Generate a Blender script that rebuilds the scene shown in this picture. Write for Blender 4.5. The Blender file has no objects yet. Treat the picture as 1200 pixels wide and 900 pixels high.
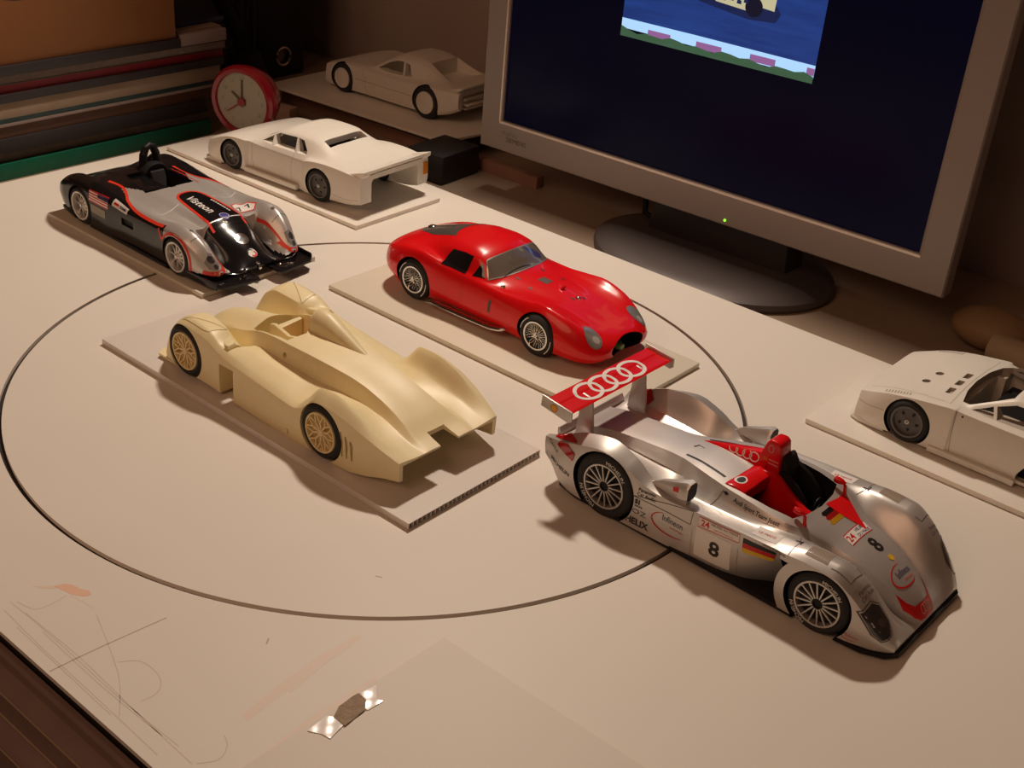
import bpy, bmesh, math, random
import numpy as np
from mathutils import Vector, Matrix
from mathutils.bvhtree import BVHTree
random.seed(7)
SC = bpy.context.scene
COL = SC.collection
MM = 0.001
# ------------------------------------------------------------------ camera

cd = bpy.data.cameras.new('camera'); cam = bpy.data.objects.new('camera', cd); COL.objects.link(cam)
def cam_basis():
    p, r, yaw = 0.50458, 0.087208, math.radians(38.4)
    F = Vector((0, math.cos(p), -math.sin(p))); R = Vector((1, 0, 0)); U = R.cross(F)
    R2 = math.cos(r)*R + math.sin(r)*U; U2 = -math.sin(r)*R + math.cos(r)*U
    rz = Matrix.Rotation(yaw, 3, 'Z')
    return rz @ R2, rz @ U2, rz @ F
R_, U_, F_ = cam_basis()
mw = Matrix.Identity(4)
for i in range(3):
    mw[i][0] = R_[i]; mw[i][1] = U_[i]; mw[i][2] = -F_[i]
mw[2][3] = 0.340
cam.matrix_world = mw
cd.sensor_fit = 'HORIZONTAL'; cd.sensor_width = 36.0
cd.lens = 36.0*1459.8/1200.0
cd.clip_start = 0.01; cd.clip_end = 50
SC.camera = cam
# ------------------------------------------------------------------ world, exposure
SC.view_settings.view_transform = 'Standard'
SC.view_settings.look = 'None'
SC.view_settings.exposure = 0.08
SC.view_settings.gamma = 1.0
SC.view_settings.use_curve_mapping = False
wd = bpy.data.worlds.new('dim_room'); SC.world = wd; wd.use_nodes = True
bg = wd.node_tree.nodes['Background']
bg.inputs[0].default_value = (1.0, 0.55, 0.36, 1); bg.inputs[1].default_value = 0.025
# ------------------------------------------------------------------ lights (desk lamp tubes, room lamp behind the camera)
def aim(o, target):
    d = Vector(target) - o.location
    o.rotation_euler = d.to_track_quat('-Z', 'Y').to_euler()
KEY = (-0.645, 0.748, 0.700)
for dx, dy in ((-0.012, -0.012), (0.012, 0.012)):
    l = bpy.data.lights.new('desk_lamp_bulb', 'SPOT'); l.energy = 8.6; l.color = (1.0, 0.82, 0.66)
    l.spot_size = math.radians(84); l.spot_blend = 0.40; l.shadow_soft_size = 0.020
    o = bpy.data.objects.new('desk_lamp_bulb', l); COL.objects.link(o)
    o.location = (KEY[0]+dx, KEY[1]+dy, KEY[2]); aim(o, (-0.42, 0.20, 0))
l = bpy.data.lights.new('room_lamp_light', 'AREA'); l.energy = 9.0; l.color = (1.0, 0.56, 0.34); l.shape = 'DISK'; l.size = 1.4
o = bpy.data.objects.new('room_lamp_light', l); COL.objects.link(o)
o.location = (-0.45, -1.16, 1.52); aim(o, (-0.45, 0.5, 0))
# ------------------------------------------------------------------ helpers
MATS = {}
def mat(name, col, rough=0.5, metal=0.0, coat=0.0, spec=0.5, emit=None, estr=0, noise=0.0, nscale=200.0, bump=0.0, sss=0.0, alpha=1.0, trans=0.0, croug=0.03):
    if name in MATS: return MATS[name]
    m = bpy.data.materials.new(name); m.use_nodes = True; nt = m.node_tree
    b = nt.nodes['Principled BSDF']
    b.inputs['Base Color'].default_value = (*col, 1); b.inputs['Roughness'].default_value = rough
    b.inputs['Metallic'].default_value = metal; b.inputs['Coat Weight'].default_value = coat
    b.inputs['Coat Roughness'].default_value = croug
    b.inputs['Specular IOR Level'].default_value = spec
    if sss: b.inputs['Subsurface Weight'].default_value = sss; b.inputs['Subsurface Radius'].default_value = (0.004, 0.002, 0.001); b.inputs['Subsurface Scale'].default_value = 1.0
    if trans: b.inputs['Transmission Weight'].default_value = trans
    b.inputs['Alpha'].default_value = alpha
    if emit: b.inputs['Emission Color'].default_value = (*emit, 1); b.inputs['Emission Strength'].default_value = estr
    if noise or bump:
        tc = nt.nodes.new('ShaderNodeTexCoord'); n = nt.nodes.new('ShaderNodeTexNoise'); n.inputs['Scale'].default_value = nscale; n.inputs['Detail'].default_value = 3
        nt.links.new(tc.outputs['Object'], n.inputs['Vector'])
        if noise:
            mx = nt.nodes.new('ShaderNodeMix'); mx.data_type = 'RGBA'
            mx.inputs[6].default_value = (*[c*(1-noise) for c in col], 1); mx.inputs[7].default_value = (*[min(1, c*(1+noise)) for c in col], 1)
            nt.links.new(n.outputs['Fac'], mx.inputs[0]); nt.links.new(mx.outputs[2], b.inputs['Base Color'])
        if bump:
            bp = nt.nodes.new('ShaderNodeBump'); bp.inputs['Strength'].default_value = bump; bp.inputs['Distance'].default_value = 0.0005
            nt.links.new(n.outputs['Fac'], bp.inputs['Height']); nt.links.new(bp.outputs['Normal'], b.inputs['Normal'])
    MATS[name] = m; return m
def smooth(me, ang=35):
    me.polygons.foreach_set('use_smooth', [True]*len(me.polygons)); me.set_sharp_from_angle(angle=math.radians(ang)); me.update()
def link(name, me, m=None, parent=None, ang=35, sm=True):
    o = bpy.data.objects.new(name, me); COL.objects.link(o)
    if m is not None:
        if isinstance(m, (list, tuple)):
            for q in m: me.materials.append(q)
        else: me.materials.append(m)
    if parent is not None: o.parent = parent
    if sm: smooth(me, ang)
    return o
def raw(name, vs, fs, m=None, parent=None, ang=35, sm=True, unit=MM):
    me = bpy.data.meshes.new(name); me.from_pydata([tuple(c*unit for c in v) for v in vs], [], fs); me.validate(); me.update()
    return link(name, me, m, parent, ang, sm)
def frombm(name, bm, m=None, parent=None, ang=35, sm=True, bevel=0):
    # bm is in mm
    bmesh.ops.recalc_face_normals(bm, faces=bm.faces[:])
    if bevel: bmesh.ops.bevel(bm, geom=[e for e in bm.edges if len(e.link_faces) == 2 and e.calc_face_angle(0) > 0.6], offset=bevel, segments=2, affect='EDGES', profile=0.6)
    bmesh.ops.scale(bm, vec=(MM, MM, MM), verts=bm.verts[:])
    me = bpy.data.meshes.new(name); bm.to_mesh(me); bm.free(); return link(name, me, m, parent, ang, sm)
def thing(name, label, cat, loc=(0, 0, 0), rz=0, group=None):
    o = bpy.data.objects.new(name, None); COL.objects.link(o); o.empty_display_size = 0.01
    o.location = [c*MM for c in loc]; o.rotation_euler = (0, 0, rz); tag(o, label, cat, group); return o
def tag(o, label, cat, group=None):
    o['label'] = label; o['category'] = cat
    if group: o['group'] = group
    return o
def bbox(bm, x0, x1, y0, y1, z0, z1, M=None):
    vs = [bm.verts.new(p) for p in ((x0,y0,z0),(x1,y0,z0),(x1,y1,z0),(x0,y1,z0),(x0,y0,z1),(x1,y0,z1),(x1,y1,z1),(x0,y1,z1))]
    for f in ((3,2,1,0),(4,5,6,7),(0,1,5,4),(1,2,6,5),(2,3,7,6),(3,0,4,7)): bm.faces.new([vs[i] for i in f])
    if M is not None: bmesh.ops.transform(bm, matrix=M, verts=vs)
    return vs
def box(name, x0, x1, y0, y1, z0, z1, m, parent=None, bevel=0.0):
    bm = bmesh.new(); bbox(bm, x0, x1, y0, y1, z0, z1)
    return frombm(name, bm, m, parent, bevel=bevel)
def prism(bm, poly, a0, a1, axis='z', poly2=None):
    """extrude polygon (list of 2-D points) along axis from a0 to a1; poly2 = outline at a1"""
    poly2 = poly2 or poly
    def P(u, v, a): return {'z': (u, v, a), 'y': (u, a, v), 'x': (a, u, v)}[axis]
    A = [bm.verts.new(P(u, v, a0)) for u, v in poly]; B = [bm.verts.new(P(u, v, a1)) for u, v in poly2]
    n = len(poly); bm.faces.new(A); bm.faces.new(B[::-1])
    for i in range(n): bm.faces.new((A[i], A[(i+1) % n], B[(i+1) % n], B[i]))
    return A+B
def cyl(bm, c, r, a0, a1, axis='y', n=48, r2=None):
    r2 = r if r2 is None else r2
    t = [2*math.pi*i/n for i in range(n)]
    return prism(bm, [(c[0]+r*math.cos(a), c[1]+r*math.sin(a)) for a in t], a0, a1, axis, [(c[0]+r2*math.cos(a), c[1]+r2*math.sin(a)) for a in t])
def tube(bm, pts, r, n=8, cap=True):
    pts = [Vector(p) for p in pts]; rings = []
    rr = r if isinstance(r, (list, tuple)) else [r]*len(pts)
    up = Vector((0.13, 0.2, 1)).normalized()
    for i, p in enumerate(pts):
        d = (pts[min(i+1, len(pts)-1)] - pts[max(i-1, 0)]).normalized()
        a = d.cross(up);  a = a.normalized() if a.length > 1e-4 else Vector((1, 0, 0)); b = d.cross(a).normalized()
        rings.append([bm.verts.new(p + rr[i]*(math.cos(2*math.pi*k/n)*a + math.sin(2*math.pi*k/n)*b)) for k in range(n)])
    for i in range(len(rings)-1):
        for k in range(n): bm.faces.new((rings[i][k], rings[i][(k+1) % n], rings[i+1][(k+1) % n], rings[i+1][k]))
    if cap: bm.faces.new(rings[0][::-1]); bm.faces.new(rings[-1])
def lathe(bm, prof, axis='y', n=48, c=(0, 0, 0), closed=False):
    """prof: list of (a, r) with a along axis"""
    rings = []
    for a, r in prof:
        ring = []
        for k in range(n):
            t = 2*math.pi*k/n; u, v = r*math.cos(t), r*math.sin(t)
            p = {'y': (u, a, v), 'z': (u, v, a), 'x': (a, u, v)}[axis]
            ring.append(bm.verts.new((p[0]+c[0], p[1]+c[1], p[2]+c[2])))
        rings.append(ring)
    m = len(rings)
    for i in range(m if closed else m-1):
        A, B = rings[i], rings[(i+1) % m]
        for k in range(n): bm.faces.new((A[k], A[(k+1) % n], B[(k+1) % n], B[k]))
    if not closed:
        bm.faces.new(rings[0][::-1]); bm.faces.new(rings[-1])
# ---- lofted car bodies
def hermite(P, cre, per=6):
    P = np.array(P, float); n = len(P); T = np.zeros_like(P)
    for i in range(n):
        if i == 0: T[i] = P[1]-P[0]
        elif i == n-1: T[i] = (-1.0, 0.0)
        else:
            a, b = P[i]-P[i-1], P[i+1]-P[i]; la, lb = np.linalg.norm(a)+1e-6, np.linalg.norm(b)+1e-6
            T[i] = (a/la + b/lb)*0.5
    out = []
    for i in range(n-1):
        L = np.linalg.norm(P[i+1]-P[i]); k0 = 1-cre[i]; k1 = 1-cre[i+1]
        ch = (P[i+1]-P[i])
        u0 = T[i] if i == 0 else T[i]*L*k0 + ch*(1-k0)
        u1 = T[i+1]*L*k1 + ch*(1-k1)
        if i == 0: u0 = ch
        for s in np.arange(per)/per:
            h = (2*s**3-3*s*s+1, s**3-2*s*s+s, -2*s**3+3*s*s, s**3-s*s)
            out.append(h[0]*P[i]+h[1]*u0+h[2]*P[i+1]+h[3]*u1)
    out.append(P[-1]); return np.array(out)
def pchip(x, Y, xq):
    x = np.array(x, float); h = np.diff(x); sh = (-1,)+(1,)*(Y.ndim-1); d = np.diff(Y, axis=0)/h.reshape(sh); m = np.zeros_like(Y)
    m[0] = d[0]; m[-1] = d[-1]
    for i in range(1, len(x)-1):
        w1, w2 = 2*h[i]+h[i-1], h[i]+2*h[i-1]; ok = d[i-1]*d[i] > 0
        with np.errstate(all='ignore'): v = (w1+w2)/(w1/d[i-1]+w2/d[i])
        m[i] = np.where(ok, v, 0)
    xq = np.clip(xq, x[0], x[-1]); k = np.clip(np.searchsorted(x, xq)-1, 0, len(x)-2)
    t = ((xq-x[k])/h[k]).reshape(sh); hh = h[k].reshape(sh)
    return (2*t**3-3*t*t+1)*Y[k]+(t**3-2*t*t+t)*hh*m[k]+(-2*t**3+3*t*t)*Y[k+1]+(t**3-t*t)*hh*m[k+1]
def loft(name, st, cre, m, parent, dx=2.0, per=6, zb=None):
    """st: [(x, [(y,z)...sill..centre])...]; closed solid, mirrored about y=0"""
    st = sorted(st, key=lambda s: s[0])
    xs = [s[0] for s in st]; Y = np.array([hermite(s[1], s[2] if len(s) > 2 else cre, per) for s in st])
    xq = sorted(set([round(float(v), 3) for v in np.arange(xs[0], xs[-1], dx)] + [float(v) for v in xs]))
    xq = np.array([v for i, v in enumerate(xq) if i == 0 or v - xq[i-1] > 0.25 or v in xs])
    G = pchip(xs, Y, xq); M = G.shape[1]; vs = []; 
    for i, x in enumerate(xq):
        for j in range(M): vs.append((x, G[i, j, 0], G[i, j, 1]))
        for j in range(M-2, -1, -1): vs.append((x, -G[i, j, 0], G[i, j, 1]))
    W = 2*M-1; fs = []
    for i in range(len(xq)-1):
        for j in range(W-1):
            a = i*W+j; fs.append((a, a+1, a+W+1, a+W))
        fs.append((i*W+W-1, i*W, (i+1)*W, (i+1)*W+W-1))
    fs.append(tuple(range(W-1, -1, -1))); e = (len(xq)-1)*W; fs.append(tuple(range(e, e+W)))
    bm = bmesh.new(); bv = [bm.verts.new(v) for v in vs]
    for f in fs: bm.faces.new([bv[i] for i in f])
    return frombm(name, bm, m, parent, ang=32)
def cut(o, bms, m=None, op='DIFFERENCE', ang=32):
    """boolean each bmesh (mm) from o; cut faces take material m"""
    tmp = []
    for bm in bms:
        bmesh.ops.recalc_face_normals(bm, faces=bm.faces[:])
        me = bpy.data.meshes.new('cutter'); bm.to_mesh(me); bm.free()
        if m is not None: me.materials.append(m)
        c = bpy.data.objects.new('cutter', me); COL.objects.link(c); tmp.append(c)
        c.matrix_world = Matrix.Identity(4)
    par = o.parent; o.parent = None; o.data.transform(Matrix.Scale(1000, 4)); o.data.update(); o.update_tag()
    n0 = len(o.data.vertices)
    for selfx in (False, True):
        o.modifiers.clear()
        for c in tmp:
            md = o.modifiers.new('b', 'BOOLEAN'); md.object = c; md.operation = op; md.solver = 'EXACT'; md.use_self = selfx; md.material_mode = 'TRANSFER' if m is not None else 'INDEX'
        bpy.context.view_layer.update()
        dg = bpy.context.evaluated_depsgraph_get(); me = bpy.data.meshes.new_from_object(o.evaluated_get(dg))
        if len(me.vertices) > 0.45*n0 and (n0 > 1000 or len(me.vertices) >= 8): break
        print('boolean retry', o.name, n0, len(me.vertices))
    o.modifiers.clear(); me.transform(Matrix.Scale(0.001, 4)); old = o.data; o.data = me; bpy.data.meshes.remove(old); o.parent = par
    for c in tmp: d = c.data; bpy.data.objects.remove(c); bpy.data.meshes.remove(d)
    smooth(me, ang)
def paint(o, m, test):
    """give faces whose centre (mm) passes test the material m"""
    me = o.data
    if m.name not in [q.name for q in me.materials if q]: me.materials.append(m)
    k = [q.name if q else '' for q in me.materials].index(m.name)
    for p in me.polygons:
        c = p.center*1000
        if test(c.x, c.y, c.z, p.normal): p.material_index = k
def bvh(o):
    bm = bmesh.new(); bm.from_mesh(o.data); t = BVHTree.FromBMesh(bm); bm.free(); return t
# ---- flat print laid on a surface
TOP = ((0, 0, 80), (1, 0, 0), (0, 1, 0), (0, 0, -1))
RIGHT = ((0, -80, 0), (1, 0, 0), (0, 0, 1), (0, 1, 0))      # u = x, v = z, seen from the right side
LEFT = ((0, 80, 0), (1, 0, 0), (0, 0, 1), (0, -1, 0))
FRONT = ((120, 0, 0), (0, 1, 0), (0, 0, 1), (-1, 0, 0))
def lay(name, V2, F, tree, m, parent, frame=TOP, off=0.12, fine=1.6, maxdev=None):
    """project 2-D mesh (mm, in the frame's u,v) on tree"""
    bm = bmesh.new(); vs = [bm.verts.new((p[0], p[1], 0)) for p in V2]
    for f in F:
        try: bm.faces.new([vs[i] for i in f])
        except ValueError: pass
    if fine:
        xs = [p[0] for p in V2]; ys = [p[1] for p in V2]
        for ax, lo, hi in ((0, min(xs), max(xs)), (1, min(ys), max(ys))):
            n = int((hi-lo)/fine)
            for k in range(1, n+1):
                co = [0, 0, 0]; co[ax] = lo + (hi-lo)*k/(n+1); no = [0, 0, 0]; no[ax] = 1
                bmesh.ops.bisect_plane(bm, geom=bm.verts[:]+bm.edges[:]+bm.faces[:], plane_co=co, plane_no=no)
    O, u, v, d = [Vector(q) for q in frame]; bad = []
    for q in bm.verts:
        s = (O + u*q.co.x + v*q.co.y)*MM; h = tree.ray_cast(s, d)
        if h[0] is None: bad.append(q); continue
        n = h[1] if h[1].dot(d) < 0 else -h[1]
        q.co = h[0] + (n*0.5 - d*0.5).normalized()*off*MM
    bmesh.ops.delete(bm, geom=bad, context='VERTS')
    if maxdev: bmesh.ops.delete(bm, geom=[e for e in bm.edges if e.calc_length() > maxdev*MM], context='EDGES')
    me = bpy.data.meshes.new(name); bm.to_mesh(me); bm.free()
    if sum(p.normal.dot(d) for p in me.polygons) > 0: me.flip_normals()
    return link(name, me, m, parent, 60)
def poly(name, pts, tree, m, parent, frame=TOP, off=0.12, fine=1.6, **k):
    return lay(name, pts, [tuple(range(len(pts)))], tree, m, parent, frame, off, fine, **k)
def ribbon2(pts, w, closed=False):
    P = [Vector((p[0], p[1])) for p in pts]; n = len(P); V = []; F = []
    for i, p in enumerate(P):
        a = P[(i-1) % n] if closed or i > 0 else p; b = P[(i+1) % n] if closed or i < n-1 else p
        t = (b-a).normalized(); nn = Vector((-t.y, t.x)); ww = w[i] if isinstance(w, (list, tuple)) else w
        V += [tuple(p+nn*ww/2), tuple(p-nn*ww/2)]
    for i in range(n if closed else n-1):
        j = (i+1) % n; F.append((2*i, 2*i+1, 2*j+1, 2*j))
    return V, F
def dens(pts, step=1.2, closed=False):
    out = []; n = len(pts)
    for i in range(n if closed else n-1):
        a, b = Vector(pts[i]), Vector(pts[(i+1) % n]); k = max(1, int((b-a).length/step))
        out += [tuple(a.lerp(b, s/k)) for s in range(k)]
    if not closed: out.append(tuple(pts[-1]))
    return out
def spl(pts, per=8):
    P = np.array(pts, float); n = len(P); out = []
    for i in range(n-1):
        p0, p1, p2, p3 = P[max(i-1, 0)], P[i], P[i+1], P[min(i+2, n-1)]
        for s in np.arange(per)/per: out.append(tuple(0.5*((2*p1)+(-p0+p2)*s+(2*p0-5*p1+4*p2-p3)*s*s+(-p0+3*p1-3*p2+p3)*s**3)))
    out.append(tuple(P[-1])); return out
def stripe(name, pts, w, tree, m, parent, frame=TOP, closed=False, off=0.12, **k):
    V, F = ribbon2(dens(pts, 1.2, closed), w, closed); return lay(name, V, F, tree, m, parent, frame, off, 0, **k)
def ell(cx, cy, rx, ry, n=32, a0=0, a1=360):
    full = abs(a1-a0) >= 359.9
    return [(cx+rx*math.cos(math.radians(a0+(a1-a0)*i/(n if full else n-1))), cy+ry*math.sin(math.radians(a0+(a1-a0)*i/(n if full else n-1)))) for i in range(n)]
FONTS = {}
def text2(s, size, shear=0.0, bold=0.0, spacing=1.0, sx=1.0, res=2):
    """centred 2-D mesh of a line of text, cap height about 0.7*size"""
    c = bpy.data.curves.new('t', 'FONT'); c.body = s; c.size = size; c.align_x = 'CENTER'; c.align_y = 'CENTER'; c.shear = shear; c.offset = bold; c.space_character = spacing; c.resolution_u = res
    o = bpy.data.objects.new('t', c); COL.objects.link(o)
    dg = bpy.context.evaluated_depsgraph_get(); dg.update()
    me = bpy.data.meshes.new_from_object(o.evaluated_get(dg))
    V = [(v.co.x*sx, v.co.y) for v in me.vertices]; F = [tuple(p.vertices) for p in me.polygons]
    bpy.data.objects.remove(o); bpy.data.curves.remove(c); bpy.data.meshes.remove(me); return V, F
def place2(V, cx, cy, ang=0, flipx=False):
    a = math.radians(ang); c, s = math.cos(a), math.sin(a); out = []
    for x, y in V:
        if flipx: x = -x
        out.append((cx+c*x-s*y, cy+s*x+c*y))
    return out
def write(name, s, size, cx, cy, ang, tree, m, parent, frame=TOP, off=0.2, flipx=False, fine=2.0, **k):
    V, F = text2(s, size, **k); return lay(name, place2(V, cx, cy, ang, flipx), F, tree, m, parent, frame, off, fine)
def joinVF(L):
    V = []; F = []
    for v, f in L:
        n = len(V); V += v; F += [tuple(i+n for i in q) for q in f]
    return V, F

# ------------------------------------------------------------------ materials
M_RUB = mat('tyre_rubber', (0.022, 0.021, 0.022), 0.75, noise=0.2, nscale=900)
M_BLK = mat('black_plastic', (0.012, 0.011, 0.012), 0.5, spec=0.25)
M_GLB = mat('gloss_black_paint', (0.009, 0.008, 0.009), 0.18, coat=0.25, spec=0.3)
M_WELL = mat('wheel_well_black', (0.010, 0.009, 0.010), 0.9, spec=0.1)
M_SIL = mat('silver_paint', (0.62, 0.585, 0.555), 0.40, metal=0.55, coat=0.25, noise=0.03, nscale=2500)
M_ALU = mat('alloy_rim', (0.60, 0.57, 0.53), 0.35, metal=0.7)
M_CHR = mat('chrome', (0.80, 0.78, 0.75), 0.12, metal=1.0)
M_RED = mat('red_gloss_paint', (0.80, 0.006, 0.010), 0.25, coat=0.32, spec=0.3)
M_RDM = mat('red_print', (0.62, 0.012, 0.012), 0.35)
M_CRM = mat('cream_resin', (0.90, 0.775, 0.46), 0.42, noise=0.04, nscale=300, sss=0.12)
M_CRD = mat('cream_resin_rim', (0.84, 0.68, 0.36), 0.5)
M_WHT = mat('white_kit_plastic', (0.80, 0.76, 0.68), 0.40, noise=0.03, nscale=200, sss=0.08)
M_WRT = mat('white_print', (0.85, 0.82, 0.78), 0.45)
M_GRY = mat('dark_grey_rim', (0.12, 0.11, 0.105), 0.5)
M_GLS = mat('dark_window_glass', (0.012, 0.011, 0.013), 0.05, coat=1.0)
M_LMP = mat('lamp_glass', (0.55, 0.52, 0.48), 0.12, metal=0.6, coat=1.0)
M_DKL = mat('dark_headlamp', (0.05, 0.042, 0.04), 0.12, coat=1.0)
M_LIN = mat('panel_line', (0.10, 0.085, 0.075), 0.6)
M_YEL = mat('yellow_print', (0.80, 0.48, 0.02), 0.4)
M_BLU = mat('blue_print', (0.04, 0.04, 0.12), 0.4)
M_INK = mat('black_print', (0.015, 0.013, 0.013), 0.4)
WM = {}
def wheel_meshes(key, R, w, rr, style, rim, hubm):
    """outer face at +y=0, tyre goes to -w. returns list of (part name, mesh, material)"""
    if key in WM: return WM[key]
    out = []
    bm = bmesh.new()
    lathe(bm, [(-w+1.2, rr+0.2), (-w, rr+1.6), (-w, R-2.2), (-w+0.7, R-0.7), (-w+2.0, R), (-2.0, R), (-0.7, R-0.6), (0, R-2.0), (0.12, (R+rr)/2), (-0.1, rr+0.9), (-0.9, rr+0.15)], 'y', 56, closed=True)
    out.append(('wheel', bm, M_RUB))
    deep = {'wire': 2.2, 'ten': 3.4, 'plain': 0.5, 'disc': 2.0}.get(style, 1.2)
    bm = bmesh.new(); rim_w = {'wire': 0.9, 'fan': 0.75, 'mesh': 0.8}.get(style, 1.0)
    lathe(bm, [(-w+1.2, rr+0.2), (-0.5, rr+0.25), (0.15, rr+0.1), (0.25, rr-0.3), (0.1, rr-rim_w), (-deep, rr-rim_w-0.3), (-deep-0.3, rr-rim_w-0.3), (-w+1.2, rr-rim_w-0.3)], 'y', 56, closed=True)
    out.append(('rim', bm, rim))
    bm = bmesh.new(); cyl(bm, (0, 0), rr-0.5, -w+1.3, -deep-1.6, 'y', 40)
    out.append(('brake_disc', bm, M_BLK if style not in ('plain', 'mesh') else rim))
    ri = rr-rim_w
    def spoke_bm(a, r0, r1, wd0, wd1, y0, y1, th, twist=0.0):
        b = bmesh.new(); c, s = math.cos(a), math.sin(a)
        a2 = a+twist; c2, s2 = math.cos(a2), math.sin(a2); vs = []
        for (r, wd, y, cc, ss) in ((r0, wd0, y0, c, s), (r1, wd1, y1, c2, s2)):
            for (dw, dy) in ((-1, 0), (1, 0), (1, -th), (-1, -th)):
                vs.append(b.verts.new((r*cc - dw*wd/2*ss, y+dy, r*ss + dw*wd/2*cc)))
        for f in ((0,1,2,3),(7,6,5,4),(0,4,5,1),(1,5,6,2),(2,6,7,3),(3,7,4,0)): b.faces.new([vs[i] for i in f])
        return b
    sp = []
    if style == 'fan':
        for k in range(16): sp.append(spoke_bm(2*math.pi*(k+.5)/16, 2.2, ri+.3, 0.7, 0.62, -0.5, -0.2, 0.8))
        hub = [(-4, 2.6), (-0.5, 2.6), (-0.3, 2.3), (-0.3, 1.9), (-0.9, 1.7)]
    elif style == 'mesh':
        for k in range(10):
            a = 2*math.pi*k/10; rm = ri*0.58
            sp.append(spoke_bm(a, 2.0, rm+.3, 1.0, 0.9, -0.6, -0.3, 1.0))
            for s in (-1, 1): sp.append(spoke_bm(a+s*0.02, rm, ri+.3, 0.8, 0.75, -0.3, -0.1, 0.9, s*0.24))
        hub = [(-4, 2.3), (-0.3, 2.2), (0.1, 1.8), (0.1, 1.2), (-0.1, 1.0)]
    elif style == 'ten':
        for k in range(10): sp.append(spoke_bm(2*math.pi*k/10, 1.8, ri+.1, 1.7, 1.2, -1.8, -3.4, 1.0))
        hub = [(-5, 2.4), (-1.6, 2.4), (-1.2, 1.6), (-1.0, 1.5), (-0.4, 1.2)]
    elif style == 'wire':
        for k in range(24):
            a = 2*math.pi*k/24
            sp.append(spoke_bm(a, 1.6, ri+.1, 0.22, 0.22, -0.6, -2.2, 0.25, 0.30 if k % 2 else -0.30))
            sp.append(spoke_bm(a+.13, 1.9, ri+.1, 0.22, 0.22, -3.0, -1.4, 0.25, -0.30 if k % 2 else 0.30))
        hub = [(-4.5, 2.0), (-1.4, 2.0), (-0.6, 1.5), (0.2, 1.3), (0.4, 0.7)]
        out[-1] = ('brake_disc', out[-1][1], M_BLK)
    elif style == 'disc':
        hub = [(-5.0, ri+.2), (-2.0, ri+.2), (-2.4, ri*.82), (-1.7, ri*.45), (-0.9, 2.2), (-0.3, 1.5), (-0.3, 0.9)]
    else:
        hub = [(-3.0, ri+.2), (-0.6, ri+.2), (-0.4, ri-.6), (-0.5, 2.6), (-0.3, 2.0), (-0.25, 1.6)]
    bm = bmesh.new(); lathe(bm, hub, 'y', 24); out.append(('hub', bm, hubm))
    if style == 'wire':
        bm = bmesh.new()
        for k in range(3): bmesh.ops.transform(bm, matrix=Matrix.Rotation(0, 4, 'Y'), verts=prism(bm, [(-0.7, -0.5), (2.6, -0.35), (2.6, 0.35), (-0.7, 0.5)], -0.3, 0.5, 'y')) if k == 0 else bmesh.ops.transform(bm, matrix=Matrix.Rotation(2.094*k, 4, 'Y'), verts=prism(bm, [(-0.7, -0.5), (2.6, -0.35), (2.6, 0.35), (-0.7, 0.5)], -0.3, 0.5, 'y'))
        out.append(('knock_off_nut', bm, M_CHR))
    if style == 'disc':
        for k in range(5):
            a = 2*math.pi*(k+.3)/5; bm = bmesh.new(); c_, s_ = math.cos(a), math.sin(a)
            prism(bm, [(ri*.62*c_+1.0*math.cos(t)*c_-0.75*math.sin(t)*s_, ri*.62*s_+1.0*math.cos(t)*s_+0.75*math.sin(t)*c_) for t in np.linspace(0, 6.0, 12)], -2.6, -1.7, 'y'); out.append(('lug_hole', bm, M_BLK))
        bm = bmesh.new(); lathe(bm, [(-0.5, 1.3), (-0.1, 1.2), (0.0, 0.7), (-0.4, 0.5)], 'y', 20); out.append(('axle_cap', bm, M_ALU))
    meshes = []
    for n, b, m in out: meshes.append((n, _tomesh(n, b, m)))
    for b in sp: meshes.append(('spoke', _tomesh('spoke', b, rim)))
    WM[key] = meshes; return meshes
def _tomesh(n, b, m):
    bmesh.ops.recalc_face_normals(b, faces=b.faces[:]); bmesh.ops.scale(b, vec=(MM,)*3, verts=b.verts[:])
    me = bpy.data.meshes.new(n); b.to_mesh(me); b.free(); me.materials.append(m); smooth(me, 40); return me
def put_wheel(parent, meshes, x, y, z, side, spin=0.0):
    """side -1: outer face looks to -y"""
    root = None
    for n, me in meshes:
        o = bpy.data.objects.new(n, me); COL.objects.link(o)
        if root is None:
            root = o; o.parent = parent; o.location = (x*MM, y*MM, z*MM); o.rotation_euler = (0, spin, 0 if side > 0 else math.pi)
            o.rotation_mode = 'XYZ'
        else: o.parent = root
    return root
def wheels(parent, key, pos, R, w, rr, style, rim, hubm):
    ms = wheel_meshes(key, R, w, rr, style, rim, hubm); out = []
    for (x, y, z) in pos: out.append(put_wheel(parent, ms, x, y, z, 1 if y > 0 else -1, random.uniform(0, 6)))
    return out
def arc_text(s, size, r, a_mid, inward=False):
    """text bent on a circle in the (x,z) plane as seen from +y outside; returns V,F with a = angle"""
    V, F = text2(s, size); out = []
    for x, y in V:
        a = math.radians(a_mid) - x/r; out.append(((r+y)*math.cos(a), (r+y)*math.sin(a)))
    return out, F
def tyre_print(wheel, L, y=0.22):
    """flat rubber lettering on the outer face of a wheel: (text, size, r, angle). wheel local frame: +y outside; seen from outside x is mirrored"""
    V, F = joinVF([arc_text(*q) for q in L])
    o = raw('tyre_lettering', [(-a, y, b) for a, b in V], [tuple(f) for f in F], M_WRT, wheel, sm=False)
    return o
def arches(pos, r, yin=22, yout=60, dz=0.0):
    out = []
    for (x, y, z) in pos:
        bm = bmesh.new(); s = 1 if y > 0 else -1; a, b = sorted((s*yin, s*yout)); cyl(bm, (x, z+dz), r, a, b, 'y', 64); out.append(bm)
    return out

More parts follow.
